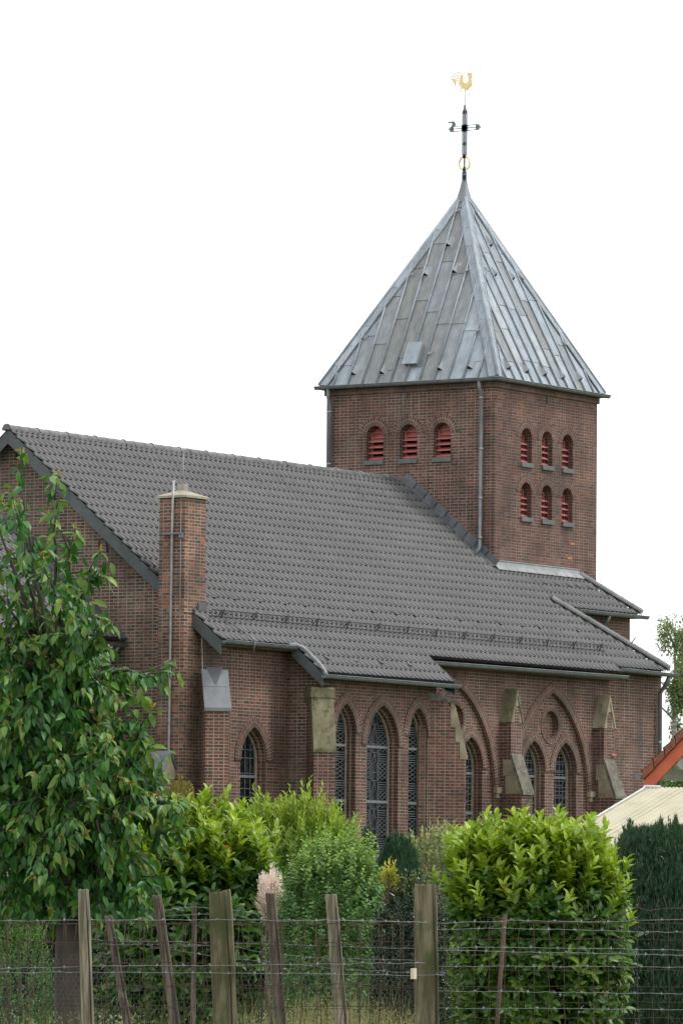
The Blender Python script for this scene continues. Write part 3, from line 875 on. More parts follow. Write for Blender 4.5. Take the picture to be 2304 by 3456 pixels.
feather([(470, 435), (468, 480), (462, 522)], 0.014); feather([(468, 485), (448, 500)], 0.009); feather([(468, 490), (488, 515)], 0.009)
feather([(565, 470), (575, 515), (595, 545), (625, 570)], 0.013); feather([(590, 540), (625, 538)], 0.009); feather([(590, 545), (560, 540)], 0.009); feather([(592, 545), (595, 578)], 0.009)
mb.build('weathercock', M['gold'], cross)

# ------------------------------------------------------------------ tiled roofs
GA = 0.34
PROF = [(0.0, 0.026), (0.09, 0.056), (0.19, 0.070), (0.29, 0.056), (0.38, 0.024), (0.50, -0.016), (0.88, -0.016), (1.0, 0.026)]
def tiles(mb, O, ux, us, courses, cov=0.215):
    """courses: (s0, s1, xa, xb) strips; every tile row is lifted at its lower edge"""
    O = Vector(O); ux = Vector(ux); us = Vector(us); n = ux.cross(us).normalized()
    if n.z < 0: n = -n
    for (s0, s1, xa, xb) in courses:
        k0, k1 = math.floor(xa / cov), math.ceil(xb / cov)
        xs = []
        for k in range(k0, k1):
            j = random.gauss(0, 0.0018); jj = random.gauss(0, 0.002)
            for t, h in PROF[:-1]:
                x = (k + t) * cov
                xs.append((x, h, j, jj))
        xs = [q for q in xs if xa - 1e-6 <= q[0] <= xb + 1e-6]
        if not xs: continue
        if xs[0][0] > xa + 1e-3: xs.insert(0, (xa, 0.01, 0, 0))
        if xs[-1][0] < xb - 1e-3: xs.append((xb, 0.01, 0, 0))
        lo, hi, bt = [], [], []
        for x, h, j, jj in xs:
            lo.append(mb.bm.verts.new(O + ux * x + us * (s0 + jj) + n * ((0.010 + h if h > 0.03 else 0.056 + 0.25 * h) + j)))
            bt.append(mb.bm.verts.new(O + ux * x + us * (s0 + jj + 0.004) + n * ((h * 0.85 if h > 0.03 else -0.012) + j)))
            hi.append(mb.bm.verts.new(O + ux * x + us * (s1 + 0.006) + n * (0.004 + h * 0.95)))
        for i in range(len(xs) - 1):
            f = mb.bm.faces.new((lo[i], lo[i + 1], hi[i + 1], hi[i])); f.smooth = True
            if max(xs[i][1], xs[i + 1][1]) > 0.0: mb.bm.faces.new((bt[i], bt[i + 1], lo[i + 1], lo[i]))
CA, SA = 1 / sqrt(1 + SL * SL), SL / sqrt(1 + SL * SL)
Y0 = -4.10
def hip2(y): return 1.46 + 1.12 * (-1.12 - y)
def hip1(y): return 4.5 - y * 1.05
cs = []
k = 0
while True:
    s0, s1 = k * GA, (k + 1) * GA
    y0, y1 = Y0 + s0 * CA, Y0 + s1 * CA
    if y0 > RY - 0.05: break
    s1 = min(s1, (RY - 0.04 - Y0) / CA)
    if k < 3: cs.append((s0, s1, -14.38, -8.46))
    elif k == 3: cs.append((s0, s1, XV, 1.02))
    elif y1 < -1.0:
        s0b = (-3.15 - Y0) / CA if k == 4 else s0
        cs.append((s0, s1, XV, 1.0)); cs.append((s0b, s1, 1.0, hip2(y0) + 0.3))
    elif y0 < 0.0:
        s0b = s0
        cs.append((s0, s1, XV, 1.5)); cs.append(((-1.17 - Y0) / CA if y0 < -1.1 else s0, s1, 1.5, hip1(y0) + 0.3))
    else: cs.append((s0, s1, XV, -0.03))
    k += 1
mb = MB()
tiles(mb, (0, Y0, roofz(Y0)), (1, 0, 0), (0, CA, SA), cs)
def cut(mb, sel, co_, no_):
    fs = [f for f in mb.bm.faces if sel(f.calc_center_median())]
    vs = {v for f in fs for v in f.verts}; es = {e for f in fs for e in f.edges}
    bmesh.ops.bisect_plane(mb.bm, geom=list(vs) + list(es) + fs, plane_co=co_, plane_no=no_, clear_outer=True)
cut(mb, lambda c: c.x > 1.2 and c.y < -1.245, Vector((1.46, -1.12, 9)), Vector((1, 1.12, 0)))
cut(mb, lambda c: c.x > 2.5 and c.y > -1.245, Vector((4.5, 0, 9)), Vector((1, 1.05, 0)))
nroof = mb.build('nave_roof', M['tile'], church)
# roof deck, north slope and west slopes (plain tiled planes)
mb = MB()
def rz(y): return roofz(y) - 0.03
mb.face([(XV + .05, -3.3, rz(-3.3)), (0, -3.3, rz(-3.3)), (0, RY, rz(RY)), (XV + .05, RY, rz(RY))])
mb.face([(-14.3, -4.1, rz(-4.1)), (-8.5, -4.1, rz(-4.1)), (-8.5, -3.3, rz(-3.3)), (-14.3, -3.3, rz(-3.3))])
mb.face([(0, -3.1, rz(-3.1)), (3.65, -3.1, rz(-3.1)), (1.5, -1.15, rz(-1.15)), (0, -1.15, rz(-1.15))])
mb.face([(0, -1.15, rz(-1.15)), (5.65, -1.15, rz(-1.15)), (4.5, 0, rz(0)), (0, 0, rz(0))])
mb.face([(XV, RY, roofz(RY)), (0, RY, roofz(RY)), (0, 9.15, roofz(RY) - SL * 6.23), (XV, 9.15, roofz(RY) - SL * 6.23)])
mb.build('roof_deck', M['felt'], church)
mb = MB()
wl_ = (6.1, 7.0)
tiles(mb, (5.72, 0, 9.46), (0, 1, 0), (-CA * 0.9, 0, SA * 1.05), [(i * GA, (i + 1) * GA, -1.05 + 0.29 * i, 6.4 - 0.26 * i) for i in range(5)])
tiles(mb, (3.74, 0, 7.76), (0, 1, 0), (-CA * 0.9, 0, SA * 1.05), [(i * GA, (i + 1) * GA, -2.95 + 0.30 * i, 8.4 - 0.2 * i) for i in range(7)])
mb.build('west_roof', M['tile'], church)
def ridgeline(p0, p1, r=0.125, step=0.40, name='ridge_tile', mat='ridge', clips=0):
    p0, p1 = Vector(p0), Vector(p1)
    L = (p1 - p0).length; d = (p1 - p0) / L
    side = d.cross(UZ).normalized(); upn = side.cross(d).normalized()
    mb = MB(); clist = []
    nseg = max(1, int(round(L / step)))
    for i in range(nseg):
        a = p0 + d * (L * i / nseg - 0.03); b = p0 + d * (L * (i + 1) / nseg)
        jit = random.uniform(-.002, .002)
        ra, rb = r + 0.003 + jit, r - 0.002 + jit
        for A, B, r1, r2 in ((a, b, ra, rb), (a, a + d * 0.03, ra + 0.003, ra + 0.003)):
            for q in range(10):
                t0, t1 = pi * q / 10 - 0.15 + 0.03 * q, pi * (q + 1) / 10 - 0.15 + 0.03 * (q + 1)
                f = lambda P, t, rr: P + side * rr * cos(t) + upn * rr * sin(t)
                fc = mb.face([f(A, t0, r1), f(B, t0, r2), f(B, t1, r2), f(A, t1, r1)]); fc.smooth = True
            if A is a and B is b:
                mb.face([A + side * r1 * cos(pi * q / 10) + upn * r1 * sin(pi * q / 10) for q in range(11)])
        if clips and i % clips == 0:
            c = a + d * 0.02
            cl = MB(); cl.tube([c + side * (ra + 0.008) * cos(t) + upn * (ra + 0.008) * sin(t) for t in [pi * q / 10 for q in range(11)]], 0.012, 5); clist.append(cl)
    o = mb.build(name, M[mat], church)
    for cl in clist: cl.build('ridge_clip', M['steel'], o)
ridgeline((XV - 0.02, RY, 12.88), (-0.02, RY, 12.88), clips=3)
ridgeline((4.42, 0.02, roofz(0.02) + 0.07), (5.68, -1.2, roofz(-1.2) + 0.09), r=0.11, step=0.36, name='hip_tile')
ridgeline((1.28, -1.0, roofz(-1.0) + 0.07), (3.72, -3.16, roofz(-3.16) + 0.09), r=0.115, step=0.37, name='hip_tile')
# hidden bits of lead where roof meets tower
mb = MB()
def rp(x, y, l=0.0): return Vector((x, y - l * SA, roofz(y) + l * CA))
seg = 9
for i in range(seg):
    ya, yb = 2.9 - (2.9 - 0.02) * i / seg, 2.9 - (2.9 - 0.02) * (i + 1) / seg - 0.02
    wd = 0.13 + 0.02 * random.random()
    A = [rp(-wd, ya, 0.075), rp(-wd, yb, 0.085), rp(-0.01, yb, 0.10), rp(-0.01, ya, 0.09)]
    mb.face(A)
    mb.face([rp(-0.02, ya, 0.09), rp(-0.02, yb, 0.10), rp(-0.02, yb, 0.30), rp(-0.02, ya, 0.28)])
    mb.face([A[0], A[1], rp(-wd, yb, 0.02), rp(-wd, ya, 0.02)])
mb.build('flashing', M['lead'], church)
mb = MB()
mb.face([(0.0, -0.03, 10.70), (4.35, -0.03, 10.70), (4.35, -0.05, 10.58), (0.0, -0.05, 10.58)])
for i in range(9):
    x0, x1 = 4.5 * i / 9, 4.5 * (i + 1) / 9 - 0.01
    mb.face([(x0, -0.05, 10.58), (x1, -0.05, 10.58), rp(x1, -0.10, 0.085), rp(x0, -0.10, 0.09)])
mb.tube([(0, -0.035, 10.70), (4.35, -0.035, 10.70)], 0.018, 5)
mb.build('flashing', M['zinc_light'], church)
# verge boards on the gable
def verge(ya, yb, x=XV + 0.02, h=0.27, joints=()):
    mb = MB()
    for (y0, y1) in joints:
        q = lambda y, l: Vector((x, y - l * SA * 0, roofz(y) + l / CA))
        p = [q(y0, 0.0), q(y1, 0.0), q(y1, -h), q(y0, -h)]
        mb.face(p); b = [v + Vector((0.03, 0, 0)) for v in p]; mb.face(b)
        for i in range(4): mb.face([p[i], p[(i + 1) % 4], b[(i + 1) % 4], b[i]])
    mb.face([(x + 0.005, ya, roofz(ya) - h * 0.9), (x + 0.005, yb, roofz(yb) - h * 0.9), (XG, yb, roofz(yb) - h * 0.9), (XG, ya, roofz(ya) - h * 0.9)])
    mb.build('verge_board', M['board'], church)
jy = [RY - 0.92 * i for i in range(6)]
verge(RY, -1.72, joints=[(a - 0.004, b) for a, b in zip(jy, jy[1:] + [-1.72])])
verge(-2.45, -3.30, joints=[(-2.45, -3.30)])
mb = MB()
q = lambda y: roofz(RY) - SL * abs(y - RY)
mb.face([(XV + .02, RY, q(RY)), (XV + .02, 9.1, q(9.1)), (XV + .02, 9.1, q(9.1) - .35), (XV + .02, RY, q(RY) - .35)])
mb.build('verge_board', M['board'], church)
# dark clips seen along the verge
y = RY - 0.25
while y > -1.7:
    mb = MB(); mb.box((XV - 0.012, y - 0.03, roofz(y) - 0.02), (XV + 0.02, y + 0.03, roofz(y) + 0.035)); y -= GA * CA
    mb.build('verge_clip', M['iron'], church)
# verge boards of the bay
for X, nm in ((-14.38, 0), (-8.46, 1)):
    mb = MB()
    p = [Vector((X, y, roofz(y) + l)) for y, l in ((-3.25, 0.0), (-4.12, 0.0), (-4.12, -0.30), (-3.25, -0.30))]
    b = [v + Vector((0.03 if nm == 0 else -0.03, 0, 0)) for v in p]
    mb.face(p); mb.face(b)
    for i in range(4): mb.face([p[i], p[(i + 1) % 4], b[(i + 1) % 4], b[i]])
    Xw = XA0 if nm == 0 else XA1
    mb.face([(X, -3.0, roofz(-3.0) - .27), (X, -4.1, roofz(-4.1) - .27), (Xw, -4.1, roofz(-4.1) - .27), (Xw, -3.0, roofz(-3.0) - .27)])
    mb.build('verge_board', M['board'], church)
# eaves soffits and gutters
mb = MB()
mb.box((XV + .1, -3.28, 7.60), (-14.35, YN, 7.66)); mb.box((-8.4, -3.36, 7.52), (1.05, YN, 7.58)); mb.box((-14.3, -4.1, 6.98), (-8.5, YA, 7.04))
mb.box((1.06, -3.1, 7.76), (4.1, YB, 7.80)); mb.box((1.6, -1.12, 9.42), (5.8, -0.8, 9.46))
mb.build('soffit', M['brick_low'], church)
gutter([(XV + 0.05, -3.36, 7.72), (-14.42, -3.38, 7.70)])
gutter([(-8.45, -3.43, 7.60), (1.08, -3.40, 7.63)])
gutter([(1.0, -3.22, 7.84), (4.05, -3.22, 7.80)])
gutter([(1.9, -1.22, 9.48), (5.95, -1.22, 9.48)])
gutter([(-14.42, -4.18, 7.02), (-8.45, -4.20, 7.00)])
# thick pipe that carries the upper gutter down the verge into the bay gutter
mb = MB(); mb.tube([(-14.75, -3.38, 7.72), (-14.45, -3.40, 7.74), (-14.28, -3.50, 7.68), (-14.28, -3.62, 7.58), (-14.30, -4.02, 7.24), (-14.30, -4.14, 7.08), (-14.3, -4.17, 7.0)], 0.062, 10)
mb.build('downpipe', M['zinc'], church)
mb = MB()
for y in (-3.7, -3.95): mb.box((-14.36, y - .08, roofz(y) - .14), (-14.3, y + .06, roofz(y) - .09))
mb.build('wasp_wood', M['wood'], church).name = 'packing_block'
pipe([(3.72, -3.2, 7.78), (3.72, -3.1, 7.55), (3.78, -2.87, 7.3), (3.78, -2.86, 0)], 0.06, collars=[(3.78, -2.86, 6.0)])
pipe([(4.0, -1.2, 9.46), (4.0, -1.1, 9.25), (4.0, -0.9, 9.1), (4.0, -0.9, 8.6)], 0.055)
# snow guard
mb = MB()
gy = -2.70
gz = roofz(gy) + 0.06
def gp(x, h, dy=0): return Vector((x, gy - h * 0.45 + dy, gz + h * 0.9))
xa, xb = -17.05, 1.2
mb.tube([gp(xa, 0.19), gp(xb, 0.19)], 0.014, 6); mb.tube([gp(xa, 0.03), gp(xb, 0.03)], 0.014, 6)
x = xa
while x < xb - 0.2:
    mb.tube([gp(x, 0.17), gp(x + 0.10, 0.05)], 0.006, 4)
    x += 0.17
sg = mb.build('snow_guard', M['iron'], church)
for i in range(14):
    x = -16.55 + i * 1.34
    mb = MB()
    mb.tube([gp(x, 0.0), gp(x, 0.24)], 0.018, 5); mb.tube([gp(x, 0.24), gp(x, 0.15, 0.07), gp(x, 0.03, 0.12)], 0.011, 5)
    mb.build('guard_post', M['iron'], sg)
# some vent tiles (raised dark tiles) in two rows, and lightning wire on the slope
for (yy, xs_) in ((-2.05, [-16.0 + 1.0 * i for i in range(18)]), (-0.42, [1.9 + 0.62 * i for i in range(5)]), (-3.72, [-13.5, -12.3, -11.1, -9.9])):
    for x in xs_:
        if x > 1.7 and yy < -1: continue
        x += random.uniform(-.12, .12)
        mb = MB()
        p = rp(x, yy, 0.075)
        d = Vector((0, CA, SA)); n_ = Vector((0, -SA, CA)); ex = Vector((1, 0, 0))
        mb.face([p - ex * .08, p + ex * .08, p + ex * .06 + d * .22 - n_ * .045, p - ex * .06 + d * .22 - n_ * .045])
        mb.face([p - ex * .08, p + ex * .08, p + ex * .08 - n_ * .09, p - ex * .08 - n_ * .09]).material_index = 1
        mb.build('vent_tile', [M['tile'], M['dark']], nroof)
mb = MB()
for i in range(14):
    x = -16.2 + 1.18 * i; y = 2.25
    mb.tube([rp(x, y, 0.10), rp(x + .03, y, 0.2), rp(x + .06, y - .12, 0.14), rp(x, y - .2, 0.1)], 0.009, 4)
mb.tube([rp(-16.6, -2.75, 0.12), rp(-16.4, -3.0, 0.12), rp(-16.2, -3.25, 0.12), (-16.25, -3.47, 7.75), (-16.3, -3.45, 7.5)], 0.014, 5)
mb.tube([rp(2.9, -2.4, 0.05), rp(2.9, -2.4, 0.35)], 0.018, 5)
mb.build('roof_hook', M['zinc'], nroof)

# ------------------------------------------------------------------ chimney
CX0, CX1, CY0, CY1 = -17.77, -16.93, -2.50, -1.77
mb = MB(); mb.box((CX0, CY0, 0), (CX1, CY1, 11.04))
chim = mb.build('chimney', M['brick_chimney'], church)
mb = MB(); e = 0.06
mb.box((CX0 - e, CY0 - e, 11.05), (CX1 + e, CY1 + e, 11.10))
t = [(CX0 - e, CY0 - e), (CX1 + e, CY0 - e), (CX1 + e, CY1 + e), (CX0 - e, CY1 + e)]
ap = [(CX0 + .3, CY0 + .3), (CX1 - .3, CY0 + .3), (CX1 - .3, CY1 - .3), (CX0 + .3, CY1 - .3)]
for i in range(4):
    j = (i + 1) % 4; mb.face([(*t[i], 11.102), (*t[j], 11.102), (*ap[j], 11.24), (*ap[i], 11.24)])
mb.face([(*p, 11.24) for p in ap])
mb.build('chimney_cap', M['concrete'], chim)
mb = MB(); mb.box((-17.44, -2.22, 11.23), (-17.27, -2.05, 11.40)); mb.build('chimney_pot', M['concrete'], chim)
mb = MB(); mb.tube([(-17.83, -2.20, 11.45), (-17.83, -2.17, 10.2), (-17.83, -2.14, 4.2), (-17.83, -2.14, 1)], 0.032, 8); mb.build('pole', M['steel'], chim)
mb = MB(); mb.tube([(-17.80, -2.40, 11.2), (-17.80, -2.40, 8.5), (-17.79, -2.38, 8.42), (-17.79, -2.52, 8.38), (-17.2, -2.53, 8.42)], 0.010, 5)
mb.tube([(-17.42, -2.2, 11.2), (-17.42, -2.18, 12.1)], 0.008, 5); mb.build('lightning_wire', M['steel'], chim)
mb = MB(); mb.box((-17.87, -2.44, 10.19), (-17.79, -1.90, 10.225)); mb.box((-17.84, -2.46, 10.11), (-17.77, -2.36, 10.23)); mb.build('bracket', M['zinc'], chim)
mb = MB(); mb.box((-17.25, -2.545, 8.38), (-16.93, -2.5, 8.62)); mb.build('lead_collar', M['board'], chim)
mb = MB(); mb.tube([(-17.14, -2.60, 7.98), (-17.14, -2.57, 7.7), (-17.13, -2.60, 6.9), (-17.14, -2.575, 6.2), (-17.14, -2.60, 5.0), (-17.14, -2.6, 3.0)], 0.013, 6); mb.build('cable', M['white_paint'], church)
for (y, z) in ((0.30, 10.0), (2.78, 12.3)):
    mb = MB(); mb.tube([(XG - .03, y + .12, z - .12), (XG - .06, y + .10, z + .16), (XG - .06, y, z + .21), (XG - .06, y - .10, z + .16), (XG - .03, y - .12, z - .12)], 0.018, 6)
    mb.build('wall_anchor', M['iron'], church)

# ------------------------------------------------------------------ buttresses
def frame_xy(x, y, dx, dy):
    """t along (dx,dy) outward, s across"""
    L = sqrt(dx * dx + dy * dy); dx, dy = dx / L, dy / L
    return lambda t, z, s: Vector((x + dx * t - dy * s, y + dy * t + dx * s, z))
def buttress(fr, prof, w, mat):
    mb = MB()
    mb.prism(prof, lambda t, z: fr(t, z, -w / 2), lambda t, z: fr(t, z, w / 2))
    return mb.build('buttress', mat, church)
def cap(fr, prof, w, mat, parent, name='buttress_cap'):
    mb = MB()
    mb.prism(prof, lambda t, z: fr(t, z, -w / 2), lambda t, z: fr(t, z, w / 2))
    return mb.build(name, mat, parent)
# corner of nave, zinc covered
fr = frame_xy(XG, YN, -1, -1)
b = buttress(fr, [(-0.5, 0), (0.48, 0), (0.48, 6.18), (0.06, 6.96), (-0.5, 7.0)], 0.56, M['brick_nave'])
mb = MB()
for (t0, z0, t1, z1) in ((0.05, 7.06, 0.27, 6.66), (0.27, 6.645, 0.53, 6.16)):
    w_ = 0.315
    P = [fr(t0, z0, -w_), fr(t0, z0, w_), fr(t1, z1, w_), fr(t1, z1, -w_)]
    mb.face(P); Q = [p - UZ * 0.08 for p in P]
    for i in range(4): mb.face([P[i], P[(i + 1) % 4], Q[(i + 1) % 4], Q[i]])
mb.build('buttress_cap', M['zinc_old'], b)
mb = MB(); mb.face([fr(0.03, 7.12, -0.2), fr(0.03, 7.12, 0.2), fr(0.25, 6.72, 0.015), fr(0.25, 6.72, -0.015)]); mb.build('lead_wedge', M['board'], b)
# corners of the bay, sandstone slab
for X, dx, st in ((XA0, -1, 'stone_moss'), (XA1, 1, 'stone')):
    fr = frame_xy(X, YA, dx, -1)
    b = buttress(fr, [(-0.5, 0), (0.70, 0), (0.70, 5.15), (0.37, 6.38), (0.2, 6.61), (-0.5, 6.61)], 0.52, M['brick_nave'])
    if dx < 0: cap(fr, [(-0.5, 6.381), (0.20, 6.381), (0.545, 5.20), (0.735, 5.20), (0.735, 5.28), (0.40, 6.50), (0.40, 6.62), (0.36, 6.74), (-0.3, 6.82), (-0.5, 6.82)], 0.545, M[st], b)
    else:
        cap(fr, [(0.30, 5.98), (0.42, 5.98), (0.42, 5.62), (0.53, 5.62), (0.53, 5.20), (0.735, 5.20), (0.735, 5.28), (0.42, 6.50), (0.30, 6.58)], 0.545, M[st], b)
        cap(fr, [(-0.5, 6.62), (0.30, 6.62), (0.30, 6.70), (-0.4, 6.86), (-0.5, 6.86)], 0.54, M['stone_dark'], b, 'cap_moulding')
    if dx < 0: cap(fr, [(-0.5, 6.50), (0.43, 6.50), (0.43, 6.70), (0.40, 6.72), (-0.5, 6.72)], 0.58, M['stone_moss'], b, 'cap_moulding')
# nave buttresses with saddle caps and lower set-off
for xc, c1, c2 in ((-4.12, 'stone_moss', 'stone_dark'), (0.50, 'stone', 'stone_dark')):
    fr = frame_xy(xc, YN, 0, -1)
    b = buttress(fr, [(-0.05, 0), (0.65, 0), (0.65, 4.45), (0.33, 5.30), (0.33, 6.30), (-0.05, 6.30)], 0.52, M['brick_nave'])
    mb = MB()
    zb, zr, hw = 6.26, 7.12, 0.315
    # roof stones of the saddle
    for s_ in (-1, 1):
        A = [fr(t, z, s) for t, z, s in ((-0.05, zr, 0), (0.37, zr, 0), (0.37, zb, s_ * hw), (-0.05, zb, s_ * hw))]
        B = [fr(t, z, s) for t, z, s in ((-0.05, zr - .16, 0), (0.37, zr - .16, 0), (0.37, zb, s_ * (hw - .07)), (-0.05, zb, s_ * (hw - .07)))]
        mb.face(A); mb.face(B)
        for i in range(4): mb.face([A[i], A[(i + 1) % 4], B[(i + 1) % 4], B[i]])
    mb.build('buttress_cap', M[c1], b)
    mb = MB()
    mb.face([fr(0.34, zb, -0.26), fr(0.34, zb, 0.26), fr(0.34, zr - 0.14, 0)])
    mb.build('gable_infill', M['brick_nave'], b)
    mb = MB()
    mb.face([fr(0.345, zb + 0.42, -0.125), fr(0.345, zb + 0.42, 0.125), fr(0.345, zr - 0.15, 0)])
    mb.face([fr(0.345, zb, -0.25), fr(0.345, zb, -0.12), fr(0.345, zb + .42, -0.12)]); mb.face([fr(0.345, zb, 0.25), fr(0.345, zb, 0.12), fr(0.345, zb + .42, 0.12)])
    mb.build('gable_stone', M['stone'], b)
    cap(fr, [(0.30, 5.46), (0.36, 5.44), (0.70, 4.50), (0.70, 4.43), (0.655, 4.43), (0.33, 5.31)], 0.54, M[c2], b, 'set_off')
    for t0, t1, z0, z1 in ((-0.03, 0.30, 4.92, 5.32), (0.17, 0.52, 4.46, 4.91)):
        for s_ in (-1, 1):
            mb = MB(); P = [fr(t, z, s_ * 0.264) for t, z in ((t0 if t0 > 0 else 0.10, z0), (t1 + .17, z0) if t0 < 0 else (t1 + .135, z0), (t1 + .045, z1), (t0 if t0 > 0 else 0.10, z1))]
            mb.face(P); mb.build('side_stone', M['stone'], b)
# small pier with a zinc saddle in front of the chimney
fr = frame_xy(-18.0, -1.9, 0, -1)
b = buttress(fr, [(-0.3, 0), (0.40, 0), (0.40, 4.55), (-0.3, 4.55)], 0.62, M['brick_gable'])
mb = MB(); mb.fill(lambda s, z: fr(0.405, z, s), [(-0.32, 4.5), (0.32, 4.5), (0, 5.05)]); mb.build('gable_stone', M['stone'], b)
mb = MB()
for s_ in (-1, 1):
    A = [fr(t, z, s) for t, z, s in ((-0.35, 5.15, 0), (0.44, 5.15, 0), (0.44, 4.57, s_ * 0.39), (-0.35, 4.57, s_ * 0.39))]
    B = [p - UZ * 0.07 for p in A]
    mb.face(A); mb.face(B)
    for i in range(4): mb.face([A[i], A[(i + 1) % 4], B[(i + 1) % 4], B[i]])
mb.build('buttress_cap', M['zinc'], b)

# ------------------------------------------------------------------ lower chancel on the left
AS = 0.90
def az(y): return 9.04 + AS * (y - 1.06)
ca, sa = 1 / sqrt(1 + AS * AS), AS / sqrt(1 + AS * AS)
mb = MB()
tiles(mb, (0, -0.30, az(-0.30)), (1, 0, 0), (0, ca, sa), [(i * GA, (i + 1) * GA, -27.0, XG - 0.08) for i in range(13)])
aroof = mb.build('chancel_roof', M['tile'], church)
mb = MB(); mb.face([(-27, 2.92, az(2.92)), (XG, 2.92, az(2.92)), (XG, 6.1, az(-.3)), (-27, 6.1, az(-.3))]); mb.face([(-27, -.3, az(-.3) - .02), (XG, -.3, az(-.3) - .02), (XG, 2.92, az(2.92) - .02), (-27, 2.92, az(2.92) - .02)]); mb.build('roof_deck', M['tile'], church)
ridgeline((-27, 2.92, az(2.92)), (XG, 2.92, az(2.92)), r=0.12)
mb = MB()
ap_ = lambda y, l: Vector((0, y - l * sa, az(y) + l * ca))
P = [ap_(-0.36, 0.10), ap_(2.92, 0.10), ap_(2.92, 0.02), ap_(-0.36, 0.02)]
for x0, x1 in ((XG - 0.26, XG - 0.005),):
    A = [p + Vector((x0, 0, 0)) for p in P]; B = [p + Vector((x1, 0, 0)) for p in P]
    mb.face(A); mb.face(B)
    for i in range(4): mb.face([A[i], A[(i + 1) % 4], B[(i + 1) % 4], B[i]])
mb.build('flashing', M['board'], church)
wallquad([(-27, 0.10, 0), (XG, 0.10, 0), (XG, 0.10, 7.95), (-27, 0.10, 7.95)], M['brick_gable'])
wallpart(facing_east(-26.7), [(0.10, 0), (5.74, 0), (5.74, 7.95), (2.92, az(2.92) - .1), (0.10, 7.95)], [], M['brick_gable'])
wallquad([(-26.7, 5.74, 0), (XG, 5.74, 0), (XG, 5.74, 7.95), (-26.7, 5.74, 7.95)], M['brick_gable'])
gutter([(-27, -0.36, 7.72), (XG - 0.05, -0.36, 7.70)])
pipe([(-17.35, -0.35, 7.68), (-17.35, -0.2, 7.45), (-17.28, 0.0, 7.2), (-17.28, 0.0, 0)], 0.055)
fr = frame_xy(-18.9, 0.1, 0, -1)
b = buttress(fr, [(-0.05, 0), (0.75, 0), (0.75, 6.35), (0.1, 7.25), (-0.05, 7.25)], 1.0, M['brick_gable'])
cap(fr, [(0.0, 7.36), (0.85, 6.38), (0.85, 6.30), (0.0, 7.28)], 1.12, M['zinc'], b)

# ================================================================== plants
BIG = ([(0, 0, 0), (.30, -.46, .07), (.30, .46, .07), (.30, 0, -.01), (.68, -.38, .03), (.68, .38, .03), (.68, 0, -.05), (1, 0, -.17)],
       [(0, 3, 1), (0, 2, 3), (3, 6, 4, 1), (3, 2, 5, 6), (6, 7, 4), (6, 5, 7)])
SMALL = ([(0, 0, 0), (.5, -.5, .08), (.5, .5, .08), (1, 0, -.12)], [(0, 2, 3, 1)])
FOLD = ([(0, 0, 0), (.45, -.5, .10), (.45, .5, .10), (.5, 0, -.02), (1, 0, -.12)], [(0, 3, 4, 1), (0, 2, 4, 3)])

class Leaves:
    """collects leaves (base, direction, upper side, length, width, tint, youth) and builds them as one mesh"""
    def __init__(s): s.P, s.D, s.N, s.L, s.W, s.T, s.Y = [], [], [], [], [], [], []
    def add(s, p, d, n, l, w, t, y=0.0):
        s.P.append(tuple(p)); s.D.append(tuple(d)); s.N.append(tuple(n)); s.L.append(l); s.W.append(w); s.T.append(t); s.Y.append(y)
    def build(s, name, mat, parent, shape=FOLD):
        P = np.array(s.P, float); D = np.array(s.D, float); Nn = np.array(s.N, float)
        L = np.array(s.L)[:, None]; Wd = np.array(s.W)[:, None]
        D /= np.linalg.norm(D, axis=1, keepdims=True) + 1e-9
        S = np.cross(D, Nn); S /= np.linalg.norm(S, axis=1, keepdims=True) + 1e-9
        U = np.cross(S, D)
        tv, tf = shape
        V = np.stack([P + D * L * t + S * Wd * a + U * L * h for t, a, h in tv], 1)
        n, k = V.shape[0], V.shape[1]
        nl = sum(len(f) for f in tf)
        loops = np.concatenate([np.array(f) for f in tf])
        LI = (loops[None, :] + (np.arange(n) * k)[:, None]).ravel()
        st = np.cumsum([0] + [len(f) for f in tf[:-1]])
        LS = (st[None, :] + (np.arange(n) * nl)[:, None]).ravel()
        me = bpy.data.meshes.new(name)
        me.vertices.add(n * k); me.vertices.foreach_set('co', V.reshape(-1).astype(np.float32))
        me.loops.add(n * nl); me.loops.foreach_set('vertex_index', LI.astype(np.int32))
        me.polygons.add(n * len(tf)); me.polygons.foreach_set('loop_start', LS.astype(np.int32))
        me.update(calc_edges=True); me.validate()
        at_ = me.attributes.new('tint', 'FLOAT_COLOR', 'POINT')
        c = np.ones((n, k, 4), np.float32); c[:, :, 0] = np.clip(np.array(s.T), 0, 1)[:, None]; c[:, :, 1] = np.clip(np.array(s.Y), 0, 1)[:, None]
        at_.data.foreach_set('color', c.ravel())
        me.polygons.foreach_set('use_smooth', np.ones(n * len(tf), bool))
        return link(name, me, mat, parent)

def rv(): 
    v = Vector((random.gauss(0, 1), random.gauss(0, 1), random.gauss(0, 1)))
    return v.normalized()

